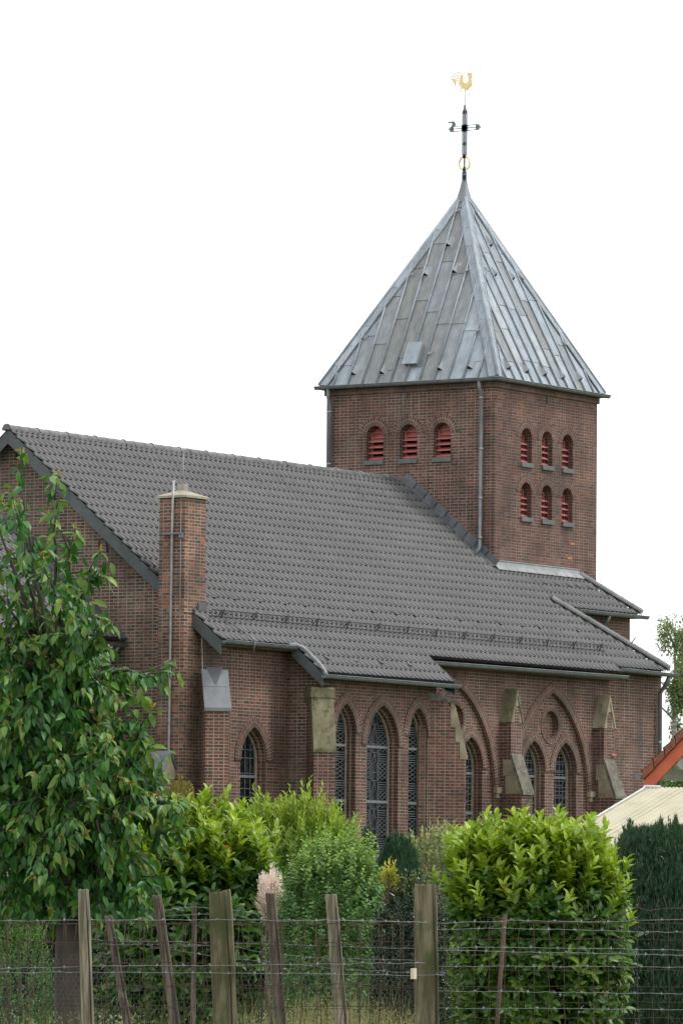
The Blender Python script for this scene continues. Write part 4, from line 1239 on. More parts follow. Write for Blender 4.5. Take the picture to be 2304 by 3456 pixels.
def shoot(lv, p, d, n, length, ll, lw, open_=0.9, young=0.0, tint=0.5, droop=0.0, spread_top=0.5, tv=0.22):
    """leaves set spirally along a shoot; the topmost stand more upright"""
    d = d.normalized(); a = d.orthogonal().normalized(); b = d.cross(a)
    ph = random.uniform(0, 6.28)
    for i in range(n):
        t = (i + 0.4) / n
        ph += 2.4 + random.gauss(0, .25)
        out = a * cos(ph) + b * sin(ph)
        ang = open_ * (1 - (1 - spread_top) * t) + random.gauss(0, .12)
        ld = d * cos(ang) + out * sin(ang) - UZ * droop * random.uniform(.6, 1.3)
        nn = d * sin(ang) - out * cos(ang) * 1.0
        if nn.z < 0 and random.random() < 0.75: nn = -nn
        nn = nn + rv() * 0.25
        s_ = random.uniform(.75, 1.15) * (0.75 + 0.25 * sin(pi * min(1, t + .2)))
        lv.add(p + d * (length * t), ld, nn, ll * s_, lw * s_, min(.98, max(0, random.gauss(tint, tv))), young * min(1, 0.35 + t) * random.uniform(.6, 1.1))

def lump(seed):
    r = random.Random(seed)
    ks = [(Vector((r.gauss(0, 1), r.gauss(0, 1), r.gauss(0, 1))) * r.uniform(1.5, 4.5), r.uniform(0, 6.28), r.uniform(.3, 1)) for _ in range(9)]
    def f(v):
        return sum(w * sin(k.dot(v) + p) for k, p, w in ks) / 4.0
    return f

def shrub(name, label, cat, c, dims, leaf, mat, shoots, fill=0, power=2.5, lumpy=0.10, zmin=0.0, topyoung=0.9, young_from=0.72, sideyoung=0.05, upb=0.7, nl=7, slen=0.16, open_=0.95, shape=FOLD, tint=0.45, droop=0.0, group=None, stem=True, top_extra=0.0, spread_top=0.5, front=0.75, taper=0.0, tipmax=1.0, gap=0.0, stray=0):
    """c: ground centre; dims: half width (right), half depth (forward), height"""
    c = Vector((c.x, c.y, 0))
    root = thing(name, c, label, cat, group)
    lv = Leaves(); f = lump(len(label) * 31 + int(abs(c.x) * 7) % 50)
    A, B, H = dims
    hz = (H - zmin) / 2
    cz = zmin + hz
    def surf(v):
        # superellipsoid radius along v (local right, forward, up)
        s_ = (abs(v.x) ** power + abs(v.y) ** power + abs(v.z) ** power) ** (-1 / power)
        return s_ * (1 + lumpy * f(v))
    def world(v): return c + RH * (v.x * A * (1 - taper * (1 - (v.z + 1) / 2) if v.x < 0 else 1)) + FH * (v.y * B) + UZ * (cz + v.z * hz)
    for i in range(shoots):
        v = rv()
        if random.random() < front: v.y = -abs(v.y)
        if v.z < -0.5: v.z = random.uniform(-.5, .6); v.normalize()
        if random.random() < top_extra: v.z = abs(v.z) + random.uniform(0.3, 1.0); v.normalize()
        r = surf(v)
        if gap and f(v * 2.3 + Vector((1.7, .3, .9))) < -1 + gap and random.random() < .85: continue
        q = v * r * random.uniform(.80, 1.0)
        if i < stray: q = v * r * random.uniform(1.02, 1.13)
        hrel = (q.z + 1) / 2
        outw = (RH * v.x + FH * v.y + UZ * v.z).normalized()
        istop = hrel > young_from + random.gauss(0, .06)
        d = (outw * 0.8 + UZ * (upb + (0.6 if istop else 0)) + rv() * 0.35)
        y = (topyoung if istop else sideyoung) * random.uniform(.6, 1.1) if (istop or random.random() < .25) else 0
        y = min(y, tipmax)
        ln = slen * random.uniform(.7, 1.35) * (1.25 if istop else 1)
        p = world(q) - d.normalized() * ln * 0.5
        shoot(lv, p, d, nl + (2 if istop else 0), ln, leaf[0], leaf[1], open_ * (0.8 if istop else 1), y, tint + (0.18 if istop else 0), droop, spread_top)
    for i in range(stray // 6 if mat == 'laurel' else 0):
        v = rv(); v.y = -abs(v.y)
        lv.add(world(v * surf(v) * .99), RH * random.gauss(0, 1) - UZ * .8, -FH + UZ * .3, leaf[0] * .8, leaf[1] * .9, 1.0, -1)
    for i in range(fill):
        v = rv(); v.y = -abs(v.y) if random.random() < .6 else v.y
        q = v * surf(v) * random.uniform(.45, .88)
        p = world(q)
        lv.add(p, rv() + UZ * .2, rv() + UZ * .6, leaf[0] * random.uniform(.8, 1.2), leaf[1] * random.uniform(.8, 1.2), random.uniform(0, .5))
    lv.build('foliage', M[mat], root, shape)
    if stem:
        mb = MB()
        for i in range(9):
            a_ = random.uniform(0, 6.28)
            b0 = c + RH * cos(a_) * A * .15 + FH * sin(a_) * B * .15
            t = world(Vector((cos(a_) * .6 * random.random(), sin(a_) * .6 * random.random(), random.uniform(.2, .7))))
            m_ = b0.lerp(t, .5) + RH * random.gauss(0, .06) * A
            mb.tube([b0, m_, t], [0.022 * max(.6, H / 2.5), .016 * max(.6, H / 2.5), .005], 6)
        mb.build('stem', M['twig'], root)
    return root

def ctr_at(sx, d): 
    p = at(sx, 3058, d); return Vector((p.x, p.y, 0))
def hgt(sy, d, sx=1152): return at(sx, sy, d).z

# cherry laurels
d = 50
shrub('cherry_laurel', 'clipped block of laurel with bright yellow green top, right of the thickest fence post', 'hedge shrub', ctr_at(1778, d + .7), (0.875, 0.76, hgt(2800, d)), (0.140, 0.063), 'laurel', 1500, 6000, power=4.6, lumpy=0.075, topyoung=0.95, young_from=0.74, sideyoung=.24, upb=0.45, nl=7, slen=0.16, shape=BIG, tint=0.5, top_extra=0.22, open_=1.12, spread_top=0.6, taper=0.42, gap=.62, stray=70)
d = 54
shrub('cherry_laurel', 'broad laurel bush with pale shoots behind the cherry tree and leaning posts', 'hedge shrub', ctr_at(670, d + .8), (0.92, 0.8, hgt(2765, d)), (0.150, 0.066), 'laurel', 1050, 3600, power=3.0, lumpy=0.14, topyoung=0.9, young_from=0.78, sideyoung=.1, upb=0.5, nl=7, slen=0.16, shape=BIG, tint=0.42, top_extra=0.3, open_=1.12, spread_top=0.6, gap=.55, stray=60)
# privet-like bush
d = 60
shrub('privet_bush', 'tall light green bush with narrow leaves in front of the projecting bay', 'shrub', ctr_at(985, d + .8), (0.80, 0.7, hgt(2712, d)), (0.10, 0.030), 'willow', 1100, 1500, power=2.5, lumpy=0.14, topyoung=0.85, young_from=0.80, upb=0.75, nl=10, slen=0.26, tint=0.5, top_extra=0.35, gap=.5, stray=45)
# round currant bush
d = 47
shrub('currant_bush', 'rounded soft green bush with small lobed leaves behind the split slim post', 'shrub', ctr_at(1120, d + .6), (0.53, 0.55, hgt(2830, d)), (0.046, 0.034), 'currant', 1900, 2600, power=2.6, lumpy=0.10, topyoung=0.75, young_from=0.86, upb=0.9, nl=8, slen=0.13, open_=1.25, tint=0.45, top_extra=0.2, spread_top=0.9, gap=.45, stray=120)
# pale shrub
d = 78
shrub('pale_shrub', 'pale small leaved bush between the dark juniper and the laurel block', 'shrub', ctr_at(1445, d), (0.66, 0.5, hgt(2825, d)), (0.07, 0.038), 'pale', 900, 1500, power=2.6, lumpy=0.2, topyoung=0.8, young_from=0.85, upb=1.0, nl=9, slen=0.24, tint=0.5)
# dark glossy bush
d = 45.5
shrub('holly_bush', 'dark glossy leaved bush just behind the thickest fence post', 'shrub', ctr_at(1385, d + .4), (0.32, 0.38, hgt(2975, d)), (0.044, 0.024), 'glossy', 1000, 3200, power=2.6, lumpy=0.15, topyoung=0.8, young_from=0.93, upb=0.7, nl=8, slen=0.10, tint=0.4)
d = 46
shrub('spotted_laurel', 'small plant with yellow leaves at the right edge of the rounded bush', 'shrub', ctr_at(1312, d - .2), (0.05, 0.07, hgt(2930, d)), (0.07, 0.024), 'yellow', 16, 4, power=2.2, zmin=1.74, upb=1.0, nl=7, slen=0.12, tint=0.6, young_from=.8)
# low growth behind the fence left of the holly
d = 62
shrub('garden_shrub', 'dark low shrub filling the shade below the broad laurel bush', 'shrub', ctr_at(620, d), (1.1, 0.6, 1.55), (0.10, 0.045), 'glossy', 600, 1800, power=4, lumpy=0.1, topyoung=0.1, nl=7, slen=.15, tint=.3)
d = 66
shrub('garden_shrub', 'dark low shrub seen through the gap left of the laurel block', 'shrub', ctr_at(1500, d), (0.8, 0.6, 1.6), (0.08, 0.04), 'glossy', 600, 1500, power=3, lumpy=0.15, topyoung=0.4, nl=7, slen=.15, tint=.45)
d = 60
shrub('garden_shrub', 'dark shrub behind the trunk of the cherry tree', 'shrub', ctr_at(240, d), (0.75, 0.6, hgt(3010, d)), (0.09, 0.042), 'glossy', 620, 2200, power=4, lumpy=0.12, topyoung=0.1, nl=7, slen=.15, tint=.35)
shrub('garden_shrub', 'dark shrub left of the cherry trunk behind the small leaved cotoneaster', 'shrub', ctr_at(-60, d + 3), (0.7, 0.6, hgt(2980, d)), (0.09, 0.042), 'glossy', 520, 1800, power=4, lumpy=0.12, topyoung=0.1, nl=7, slen=.15, tint=.35)
d = 52
shrub('garden_shrub', 'light green low shrub at the foot of the thickest fence post', 'shrub', ctr_at(1560, d), (0.26, 0.3, hgt(3150, d)), (0.06, 0.022), 'willow', 320, 300, power=2.3, lumpy=0.2, topyoung=0.8, young_from=.7, nl=8, slen=.16, tint=.6)
d = 44
shrub('cotoneaster', 'small leaved dark shrub with glinting leaves at the left edge under the cherry', 'shrub', ctr_at(60, d), (0.32, 0.35, hgt(3030, d)), (0.036, 0.02), 'currant', 700, 700, power=2.3, lumpy=0.22, topyoung=0.2, nl=8, slen=.14, tint=.25)
d = 57
shrub('garden_shrub', 'green shrub behind the rounded bush and the second slim post', 'shrub', ctr_at(900, d), (0.36, 0.4, hgt(3075, d)), (0.05, 0.03), 'treeleaf', 520, 700, power=2.4, lumpy=0.2, topyoung=0.7, young_from=.6, nl=8, slen=.14, tint=.6)
# pink willow
d = 49
shrub('dappled_willow', 'small willow with pink and cream leaf tips beside the moss green post', 'shrub', ctr_at(912, d), (0.10, 0.14, hgt(2945, d)), (0.030, 0.014), 'pink', 230, 40, power=1.8, lumpy=0.4, zmin=1.42, topyoung=0.9, young_from=.5, sideyoung=.3, upb=1.2, nl=10, slen=.13, tint=.65, open_=.7)

# conifers: many short upright sprays
def conifer(name, label, c, dims, mat, n, spl, spw, power=2.2, tiplen=0.0, young=0.0, young_from=0.8, shape_pow=1.0, cat='conifer', spires=0, lean=0.35, zmin=0.0):
    c = Vector((c.x, c.y, 0))
    root = thing(name, c, label, cat)
    lv = Leaves(); A, B, H = dims; f = lump(int(c.x * 13) % 97)
    sp = [(random.uniform(-1, 1), random.uniform(-1, .3), random.uniform(.06, .16)) for _ in range(spires)]
    def put(p, outw, h, l=1.0):
        d = UZ * random.uniform(.8, 1.4) + outw * lean + rv() * .28
        y = young * random.uniform(.3, 1.1) if h > young_from + random.gauss(0, .05) else 0
        for q in range(3):
            dd = d + rv() * .3
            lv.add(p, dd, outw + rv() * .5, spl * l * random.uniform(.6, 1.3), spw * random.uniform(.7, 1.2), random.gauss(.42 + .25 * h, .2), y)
    for i in range(n):
        a = random.uniform(-pi, 0) if random.random() < .72 else random.uniform(0, pi)
        h = random.random() ** .85
        rad = (1 - h ** (power * shape_pow)) ** (1 / power) if power < 50 else 1.0
        v = Vector((cos(a), sin(a), 2 * h - 1))
        k = rad * (1 + .10 * f(v * 1.6)) * random.uniform(.84, 1.0)
        outw = RH * cos(a) + FH * sin(a)
        put(c + RH * cos(a) * A * k + FH * sin(a) * B * k + UZ * (zmin + (H - zmin) * h), outw, h)
    for sx_, sy_, hh in sp:
        h0 = (1 - min(.999, sx_ * sx_) ** (power / 2)) ** (1 / (power * 1.0)) if power < 50 else 1.0
        b0 = c + RH * sx_ * A + FH * sy_ * B * .6
        z0 = H * max(.3, min(1.0, h0))
        for i in range(26):
            t = random.random()
            r = .05 * (1 - t)
            put(b0 + RH * random.gauss(0, r) + FH * random.gauss(0, r) + UZ * (z0 - .12 + (hh + .12) * t), rv() * .3, 1.0, .8)
    lv.build('foliage', M[mat], root, SMALL)
    mb = MB(); mb.tube([c, c + UZ * H * .5, c + UZ * H * .9], [.05 * H / 2, .035 * H / 2, .01], 7); mb.build('trunk', M['bark'], root)
    # dense inner body in a dark tint keeps the middle opaque
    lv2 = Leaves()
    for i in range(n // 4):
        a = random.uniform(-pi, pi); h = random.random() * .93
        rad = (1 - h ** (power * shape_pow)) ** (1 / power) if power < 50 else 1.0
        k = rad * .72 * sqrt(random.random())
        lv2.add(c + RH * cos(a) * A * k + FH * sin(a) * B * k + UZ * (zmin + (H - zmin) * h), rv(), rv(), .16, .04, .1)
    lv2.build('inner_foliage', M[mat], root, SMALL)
    return root
d = 57
conifer('yew_hedge', 'tall dark green yew with upright sprays at the right edge', ctr_at(2385, d + 1.0), (1.05, 1.0, hgt(2790, d)), 'yew', 26000, .095, .0125, power=9, spires=22, cat='conifer hedge', lean=.28, young=.25, young_from=.9)
d = 74
conifer('juniper', 'dark blue green juniper with pointed tips below the middle lancet window', ctr_at(1345, d), (0.42, 0.35, hgt(2850, d)), 'yew', 4200, .13, .02, power=2.4, spires=16, lean=.3)
conifer('juniper', 'smaller dark juniper tip left of the middle lancet window', ctr_at(1235, d + 1), (0.14, 0.16, hgt(2805, d)), 'yew', 900, .13, .02, power=1.6, spires=4, lean=.3)
d = 96
conifer('golden_thuja', 'rounded thuja with golden tips at the foot of the chimney', ctr_at(608, d), (0.36, 0.36, hgt(2655, d)), 'thuja', 3200, .10, .02, power=3.2, young=.95, young_from=.86, spires=8)
conifer('golden_thuja', 'narrow pointed thuja with golden tip beside the left lancet window', ctr_at(727, d), (0.13, .13, hgt(2712, d)), 'thuja', 900, .09, .02, power=1.7, young=.7, young_from=.9, spires=2)
conifer('golden_thuja', 'smallest plain green thuja just under the left lancet window', ctr_at(765, d), (0.08, .1, hgt(2728, d)), 'thuja', 520, .08, .018, power=2.4, spires=1)

# ------------------------------------------------------------------ cherry tree
def curve(p0, p1, sag, n=8, wob=0.03):
    P = []
    L = (p1 - p0).length
    o = rv() * L * wob
    for i in range(n + 1):
        t = i / n
        P.append(p0.lerp(p1, t) + UZ * sag * L * 4 * t * (1 - t) + o * sin(pi * t) + rv() * L * 0.006)
    return P
CD = 42.0
tb = ctr_at(238, CD)
cherry = thing('cherry_tree', tb, 'cherry tree with drooping dark leaves and browned shoot tips, in front of the gable', 'tree')
mb = MB()
fork = tb + UZ * 1.75
mb.tube([tb - UZ * .1, tb + UZ * .5 + RH * .01, tb + UZ * 1.1 - RH * .005, fork], [.15, .125, .115, .10], 12)
mb.build('trunk', M['bark'], cherry)
limb = MB(); tw = limb; lv = Leaves(); tips = lv
def hang(p, d, n, sc=1.0, young=0.0):
    for i in range(n):
        side = rv()
        dd = d * .5 + side * .65 - UZ * random.uniform(.45, 1.25)
        nn = side * .6 + UZ * .5 - FH * .35 + rv() * .55
        s_ = random.uniform(.75, 1.2) * sc
        lv.add(p + rv() * .025, dd, nn, .112 * s_, .050 * s_, min(.88, random.gauss(.42, .24)), young * random.random())
def twig(p, d, L, endtip=True, dens=1.0):
    n = max(3, int(L / .05))
    q = p.copy(); P = [q.copy()]
    dd = d.normalized()
    for i in range(n):
        dd = (dd + rv() * .13 - UZ * .035).normalized()
        q = q + dd * (L / n); P.append(q.copy())
        hang(q, dd, 2 if random.random() < dens else 1, 1.0, .35 if i > n - 3 else (.12 if random.random() < .15 else 0))
    tw.tube(P, [.007 * (1 - .7 * i / n) for i in range(n + 1)], 5)
    if endtip:
        for _ in range(5):
            tips.add(P[-1] + rv() * .012, dd * .8 + rv() * .8, rv(), random.uniform(.035, .065), random.uniform(.014, .024), random.uniform(.92, 1))
        for _ in range(3):
            tips.add(P[-1] - dd * .03 + rv() * .015, dd * .3 + rv() * .6 - UZ * .6, rv(), random.uniform(.05, .085), random.uniform(.014, .022), random.uniform(.88, .95))
targets = [((62, 1575), 0.2), ((192, 1640), -.2), ((60, 1700), -.6), ((-60, 1640), .4), ((310, 1905), .1), ((240, 1830), .5), ((150, 1900), -.5), ((20, 1900), .3), ((395, 2110), -.2), ((330, 2200), .5),
           ((250, 2080), -.6), ((100, 2100), .2), ((-40, 2120), -.2), ((570, 2285), 0.0), ((470, 2330), .5), ((360, 2330), -.5), ((575, 2430), -.4), ((480, 2470), .3), ((490, 2545), .2), ((380, 2520), -.7), ((250, 2350), .6),
           ((640, 2735), -.3), ((560, 2695), .5), ((520, 2690), -.6), ((420, 2700), .3), ((610, 2850), -.2), ((520, 2880), .4), ((560, 2990), -.4), ((450, 2960), .1), ((350, 2880), -.8), ((510, 3090), -.3),
           ((420, 3080), .2), ((330, 3100), -.5), ((300, 2950), .5), ((180, 3060), -.6), ((90, 3080), .1), ((30, 3020), -.4), ((-40, 2960), .3), ((120, 2930), -.9), ((220, 2780), -.9), ((80, 2760), -.7), ((-30, 2740), .2),
           ((150, 2600), -.8), ((60, 2560), -.3), ((-50, 2500), .1), ((280, 2620), -.9), ((100, 2400), -.6), ((10, 2330), .1), ((180, 2480), .6), ((300, 2480), -.3), ((60, 2250), -.4), ((200, 2250), -.3), ((-60, 2280), .3), ((450, 2800), -.6), ((330, 2760), .7), ((240, 3150), .3), ((-20, 2200), -.5), ((130, 2180), .5), ((30, 2440), -.5), ((-30, 2620), -.4), ((400, 2420), .2), ((200, 2680), -.5), ((480, 2640), .1), ((350, 2620), -.4), ((-40, 2850), -.5), ((200, 2850), -.8), ((20, 2160), .4), ((90, 1830), .4), ((0, 2010), -.2)]
hubs = [fork + RH * (x) + FH * y + UZ * z for x, y, z in ((.15, 0, .25), (-.25, -.1, .4), (.0, -.25, .7), (.2, .2, .9), (-.1, .1, 1.4), (.35, -.1, .6), (-.4, .0, .9))]
for h_ in hubs: limb.tube(curve(fork - UZ * .05, h_, .03, 6), [.075, .07, .064, .058, .053, .05, .046], 8)
for (sx, sy), dd in targets:
    if sx > 380: sx -= 48
    if sx > 350 and 2380 < sy < 2640: sx -= 40
    if sy > 3040: sy -= 40
    tip = at(sx, sy, CD + dd)
    h_ = min(hubs, key=lambda h: (h - tip).length + (1.2 if h.z > tip.z + .6 else 0))
    up_ = tip.z - h_.z
    P = curve(h_, tip, .05 if up_ > .5 else .14, 14, .05)
    L = sum((P[i + 1] - P[i]).length for i in range(14))
    limb.tube(P[:13], [(.040 if up_ < 1.2 else .024) * (1 - i / 13) ** 1.1 + .006 for i in range(13)], 6)
    for i in range(4, 14):
        q = P[i]; dr = (P[min(14, i + 1)] - P[i - 1]).normalized()
        hang(q, dr, 3 if up_ < 1.5 else (1 if i < 8 else 2))
        if i >= (9 if up_ > 1.5 else 5) and random.random() < (.62 if up_ > 1.5 else .95):
            s_ = (rv() * .9 + dr * .5 - FH * .15 + UZ * .1)
            s_ -= s_.normalized() * 0
            twig(q, s_, random.uniform(.14, .34) * (0.75 if up_ > 1.6 else 1), random.random() < .12)
    twig(P[13], (P[14] - P[12]), .2, True)
# shaded inner leaves of the dense lower crown
for i in range(4800):
    sx = random.uniform(-70, 500); sy = random.uniform(2260, 3090)
    if sx > 210 + (sy - 2260) * .38: continue
    p = at(sx, sy, CD + random.uniform(-.6, 1.0))
    hang(p, rv(), 1)
limb.build('limb', M['bark'], cherry)
lv.build('crown', M['cherry'], cherry, BIG)

# ------------------------------------------------------------------ trees far behind
def fartree(name, label, c, H, R, z0, mat, bark, n, leaf, hangd=0.0, clusters=26, squash=1.0, group=None):
    c = Vector((c.x, c.y, 0))
    root = thing(name, c, label, 'tree', group)
    mb = MB(); mb.tube([c, c + UZ * H * .35 + RH * .1, c + UZ * H * .7 - RH * .05, c + UZ * H * .97], [H * .016, H * .012, H * .006, .01], 8)
    lv = Leaves(); lb = MB()
    for i in range(clusters):
        h = random.uniform(z0, H * .97)
        rel = (h - z0) / (H - z0)
        rr = R * (sin(pi * (0.12 + .83 * rel ** .85)) ** .8) * squash
        a = random.uniform(0, 6.28); k = sqrt(random.uniform(.05, 1))
        q = c + RH * cos(a) * rr * k + FH * sin(a) * rr * k + UZ * h
        st = c + UZ * max(z0 * .8, h - R * .7 * k)
        lb.tube(curve(st, q, .06, 5), [.05, .04, .03, .022, .014, .008], 5)
        cs_ = R * random.uniform(.16, .32)
        nn_ = int(n / clusters * random.uniform(.6, 1.4))
        for j in range(nn_):
            off = rv() * cs_ * random.random() ** .5
            if hangd: off = Vector((off.x * .8, off.y * .8, off.z * .7 - hangd * random.random() ** 1.3))
            lv.add(q + off, rv() - UZ * (.8 if hangd else .2), rv() + UZ * .3, leaf[0] * random.uniform(.7, 1.3), leaf[1] * random.uniform(.7, 1.3), random.gauss(.5, .22))
    mb.build('trunk', M[bark], root); lb.build('limb', M[bark], root); lv.build('crown', M[mat], root, SMALL)
    return root
d = 178
fartree('birch_tree', 'tall airy birch with hanging sprays against the white sky, right of the church', ctr_at(2275, d), hgt(2030, d), 1.6, 3.0, 'birch', 'bark_birch', 22000, (.12, .05), hangd=.9, clusters=46)
fartree('birch_tree', 'second birch crown cut by the right edge, behind the first birch', ctr_at(2370, d + 6), hgt(2150, d), 1.3, 3.0, 'birch', 'bark_birch', 11000, (.12, .05), hangd=.9, clusters=30)
d = 165
fartree('maple_tree', 'dense green tree low behind the red tiled roof', ctr_at(2290, d), hgt(2470, d), 0.95, 1.2, 'treeleaf', 'bark', 6000, (.13, .055), clusters=40)
fartree('maple_tree', 'round green tree peeping below the white boarded eaves', ctr_at(2345, d - 12), hgt(2620, d), 1.3, .8, 'treeleaf', 'bark', 6000, (.13, .055), clusters=40)

# ------------------------------------------------------------------ neighbouring house with the red roof
hx = -28.0
hy0, hz0 = -20.72, 4.24            # lower verge corner
house = thing('house', (hx + 3, -24.5, 0), 'house with orange red verge, old red pantiles and white boarded eaves at the right edge', 'house')
tl = 0.92
mb = MB()
c_, s_ = 1 / sqrt(1 + tl * tl), tl / sqrt(1 + tl * tl)
tiles(mb, (0, hy0 + .05, hz0 + .02), (1, 0, 0), (0, -c_, s_), [(i * .33, (i + 1) * .33, hx - .03, hx + 7.0) for i in range(18)], cov=.22)
mb.face([(hx + .06, hy0, hz0 - .03), (hx + 7, hy0, hz0 - .03), (hx + 7, hy0 - 4.2, hz0 - .03 + 4.2 * tl), (hx + .06, hy0 - 4.2, hz0 - .03 + 4.2 * tl)])
mb.face([(hx, hy0 - 4.2, hz0 + 4.2 * tl), (hx + 7, hy0 - 4.2, hz0 + 4.2 * tl), (hx + 7, hy0 - 8.4, hz0), (hx, hy0 - 8.4, hz0)])
mb.build('roof', M['house_tile'], house)
vb = MB(); vt = MB()
q = lambda y, l: (hx - .02, y, hz0 + (hy0 - y) * tl - l)
for a, b, l0, l1, tgt, x1 in ((0, -4.2, .10, .42, vb, .04), (0, -4.2, -.06, .10, vt, .06)):
    P = [Vector(q(hy0 + .04 + a, l0)), Vector(q(hy0 + b, l0)), Vector(q(hy0 + b, l1)), Vector(q(hy0 - .10 * (tgt is vb) + a, l1))]
    if tgt is vt: P = [p - Vector((.02, 0, 0)) for p in P]
    Q = [p + Vector((x1, 0, 0)) for p in P]
    tgt.face(P); tgt.face(Q)
    for i in range(4): tgt.face([P[i], P[(i + 1) % 4], Q[(i + 1) % 4], Q[i]])
# stepped verge tiles
for i in range(17):
    y = hy0 + .03 - i * .245
    P = [Vector((hx - .06, y, hz0 + (hy0 - y) * tl + .10)), Vector((hx - .06, y - .26, hz0 + (hy0 - y + .26) * tl + .06)), Vector((hx - .06, y - .26, hz0 + (hy0 - y + .26) * tl - .10)), Vector((hx - .06, y, hz0 + (hy0 - y) * tl - .08))]
    Q = [p + Vector((.16, 0, 0)) for p in P]
    vt.face(P); vt.face([P[0], P[1], Q[1], Q[0]]); vt.face([P[0], P[3], Q[3], Q[0]])
vb.build('verge_board', M['house_verge'], house); vt.build('verge_tile', M['house_tile'], house)
# boarded underside of the overhang and its rafters
mb = MB()
for i in range(26):
    y = hy0 - .12 - i * .16
    mb.box((hx + .03, y - .152, 0), (hx + 1.9, y, .02), Matrix(((1, 0, 0, 0), (0, 1, 0, 0), (0, -tl, 1, hz0 - .22 + hy0 * tl), (0, 0, 0, 1))))
mb.build('soffit_board', M['white_paint'], house)
for j, y in enumerate((hy0 - .62, hy0 - 1.75, hy0 - 2.9)):
    z = hz0 + (hy0 - y) * tl - .26
    mb = MB(); mb.prism([(0, 0), (0, -.14), (.12, -.22), (2.0, -.22), (2.0, 0)], lambda u, v: (hx + .05 + u, y - .08, z + v), lambda u, v: (hx + .05 + u, y + .08, z + v)); mb.build('rafter', M['white_paint'], house)
gutter([(hx + 7, hy0 + .12, hz0 - .03), (hx - .05, hy0 + .12, hz0 - .03)], r=.065, parent=house)
mb = MB(); mb.box((hx + 1.9, hy0 - 8.0, 0), (hx + 6.9, hy0 - .75, hz0 - .1)); mb.prism([(hy0 - .75, hz0 - .1), (hy0 - 8.0, hz0 - .1), (hy0 - 4.2, hz0 + 3.3)], lambda y, z: (hx + 1.9, y, z), lambda y, z: (hx + 2.1, y, z)); mb.build('wall', M['house_wall'], house)

# ------------------------------------------------------------------ shed with cream corrugated roof
sx0 = -37.0
shed = thing('garden_shed', (-39, -29, 0), 'shed with a pale cream corrugated sheet roof between the yew and the church', 'shed')
ry0, rzz = -25.93, 3.73
pit = 0.325
mb = MB()
nw = 164
for i in range(nw):
    y0_, y1_ = ry0 - 6.0 * i / nw, ry0 - 6.0 * (i + 1) / nw
    h0, h1 = (0.024 if i % 2 else -0.024), (0.024 if (i + 1) % 2 else -0.024)
    prev = None
    for j in range(5):
        xa_, xb_ = sx0 - 4.2 * j / 4, sx0 - 4.2 * (j + 1) / 4
        if j == 4: break
        mb.face([(xa_, y0_, rzz + (xa_ - sx0) * pit + h0), (xa_, y1_, rzz + (xa_ - sx0) * pit + h1), (xb_, y1_, rzz + (xb_ - sx0) * pit + h1), (xb_, y0_, rzz + (xb_ - sx0) * pit + h0)]).smooth = False
    mb.face([(sx0, y0_, rzz + h0), (sx0, y1_, rzz + h1), (sx0 + 3.5, y1_, rzz - 3.5 * pit + h1), (sx0 + 3.5, y0_, rzz - 3.5 * pit + h0)])
mb.build('roof', M['cream'], shed)
mb = MB()
for i in range(44):
    y_ = ry0 - .05 - i * .134
    mb.tube([(sx0, y_, rzz + .024), (sx0 - 4.2, y_, rzz + .024 - 4.2 * pit)], .0025, 4)
mb.build('roof_rib', M['cream'], shed)
mb = MB(); mb.box((sx0 - 4.0, ry0 - 5.9, 0), (sx0 + 3.3, ry0 - .12, rzz - 4.3 * pit)); mb.prism([(sx0 - 4.0, rzz - 4.3 * pit), (sx0 + 3.3, rzz - 4.3 * pit), (sx0 + 3.3, rzz - 3.4 * pit), (sx0, rzz - .12), (sx0 - 4.0, rzz - 4.1 * pit)], lambda x, z: (x, ry0 - .12, z), lambda x, z: (x, ry0 - 5.9, z)); mb.build('wall', M['house_wall'], shed)
mb = MB(); mb.tube([(sx0, ry0 + .02, rzz + .02), (sx0 - 4.2, ry0 + .02, rzz + .02 - 4.2 * pit)], .022, 6); mb.tube([(sx0, ry0 + .05, rzz + .03), (sx0, ry0 - .28, rzz + .02)], .03, 6); mb.build('verge_trim', M['white_paint'], shed)

# ------------------------------------------------------------------ fences
FD = 28.0
def polyline(pts, d): return [at(x, y, d if len(p_) == 0 else p_[0]) for x, y, *p_ in pts]
def squarepost(parent, top, bot, wtop, mat, d, flat=True, depth=.09, tilt=0.0, crack=None, topslope=0.0):
    """post from photo positions of its top and of where it leaves the picture, run on down to the ground"""
    a = at(top[0], top[1], d); b = at(bot[0], bot[1], d)
    dr = (b - a).normalized()
    L = a.z / -dr.z + .1
    mb = MB()
    n = 12; w_ = wtop / 2
    rows = 15
    prevr = None
    for i in range(rows):
        t = i / (rows - 1)
        p = a + dr * (L * t)
        k = 1 + .22 * t + random.uniform(-.02, .02)
        ring = []
        for q in range(n):
            an = 2 * pi * q / n + pi / n
            cx, sx = cos(an), sin(an)
            if flat: cx = max(-1, min(1, cx * 1.35)); sx = max(-1, min(1, sx * 1.35))
            e_ = k * (1 + .03 * sin(3 * an + i))
            if i == 0: e_ *= .93
            ring.append(p + RH * cx * w_ * e_ + FH * sx * depth * .5 * e_ + UZ * ((topslope * cx + .006 * sin(q * 2.1)) if i < 2 else 0))
        if prevr:
            for q in range(n):
                f = mb.face([prevr[q], prevr[(q + 1) % n], ring[(q + 1) % n], ring[q]]); f.smooth = not flat
        else: mb.face(ring)
        prevr = ring
    o = mb.build('post', M[mat], parent)
    if crack is not None:
        mb = MB()
        c0 = a + RH * crack * w_ - FH * (depth * .5 + .004)
        P = [c0 + dr * (L * t) + RH * w_ * (.12 * sin(7 * t) + .3 * t) - FH * depth * .11 * t for t in [i / 10 for i in range(11)]]
        mb.tube(P, [.0015 + .0022 * min(1, i) for i in range(11)], 4)
        mb.build('crack', M['crack'], o)
    return o
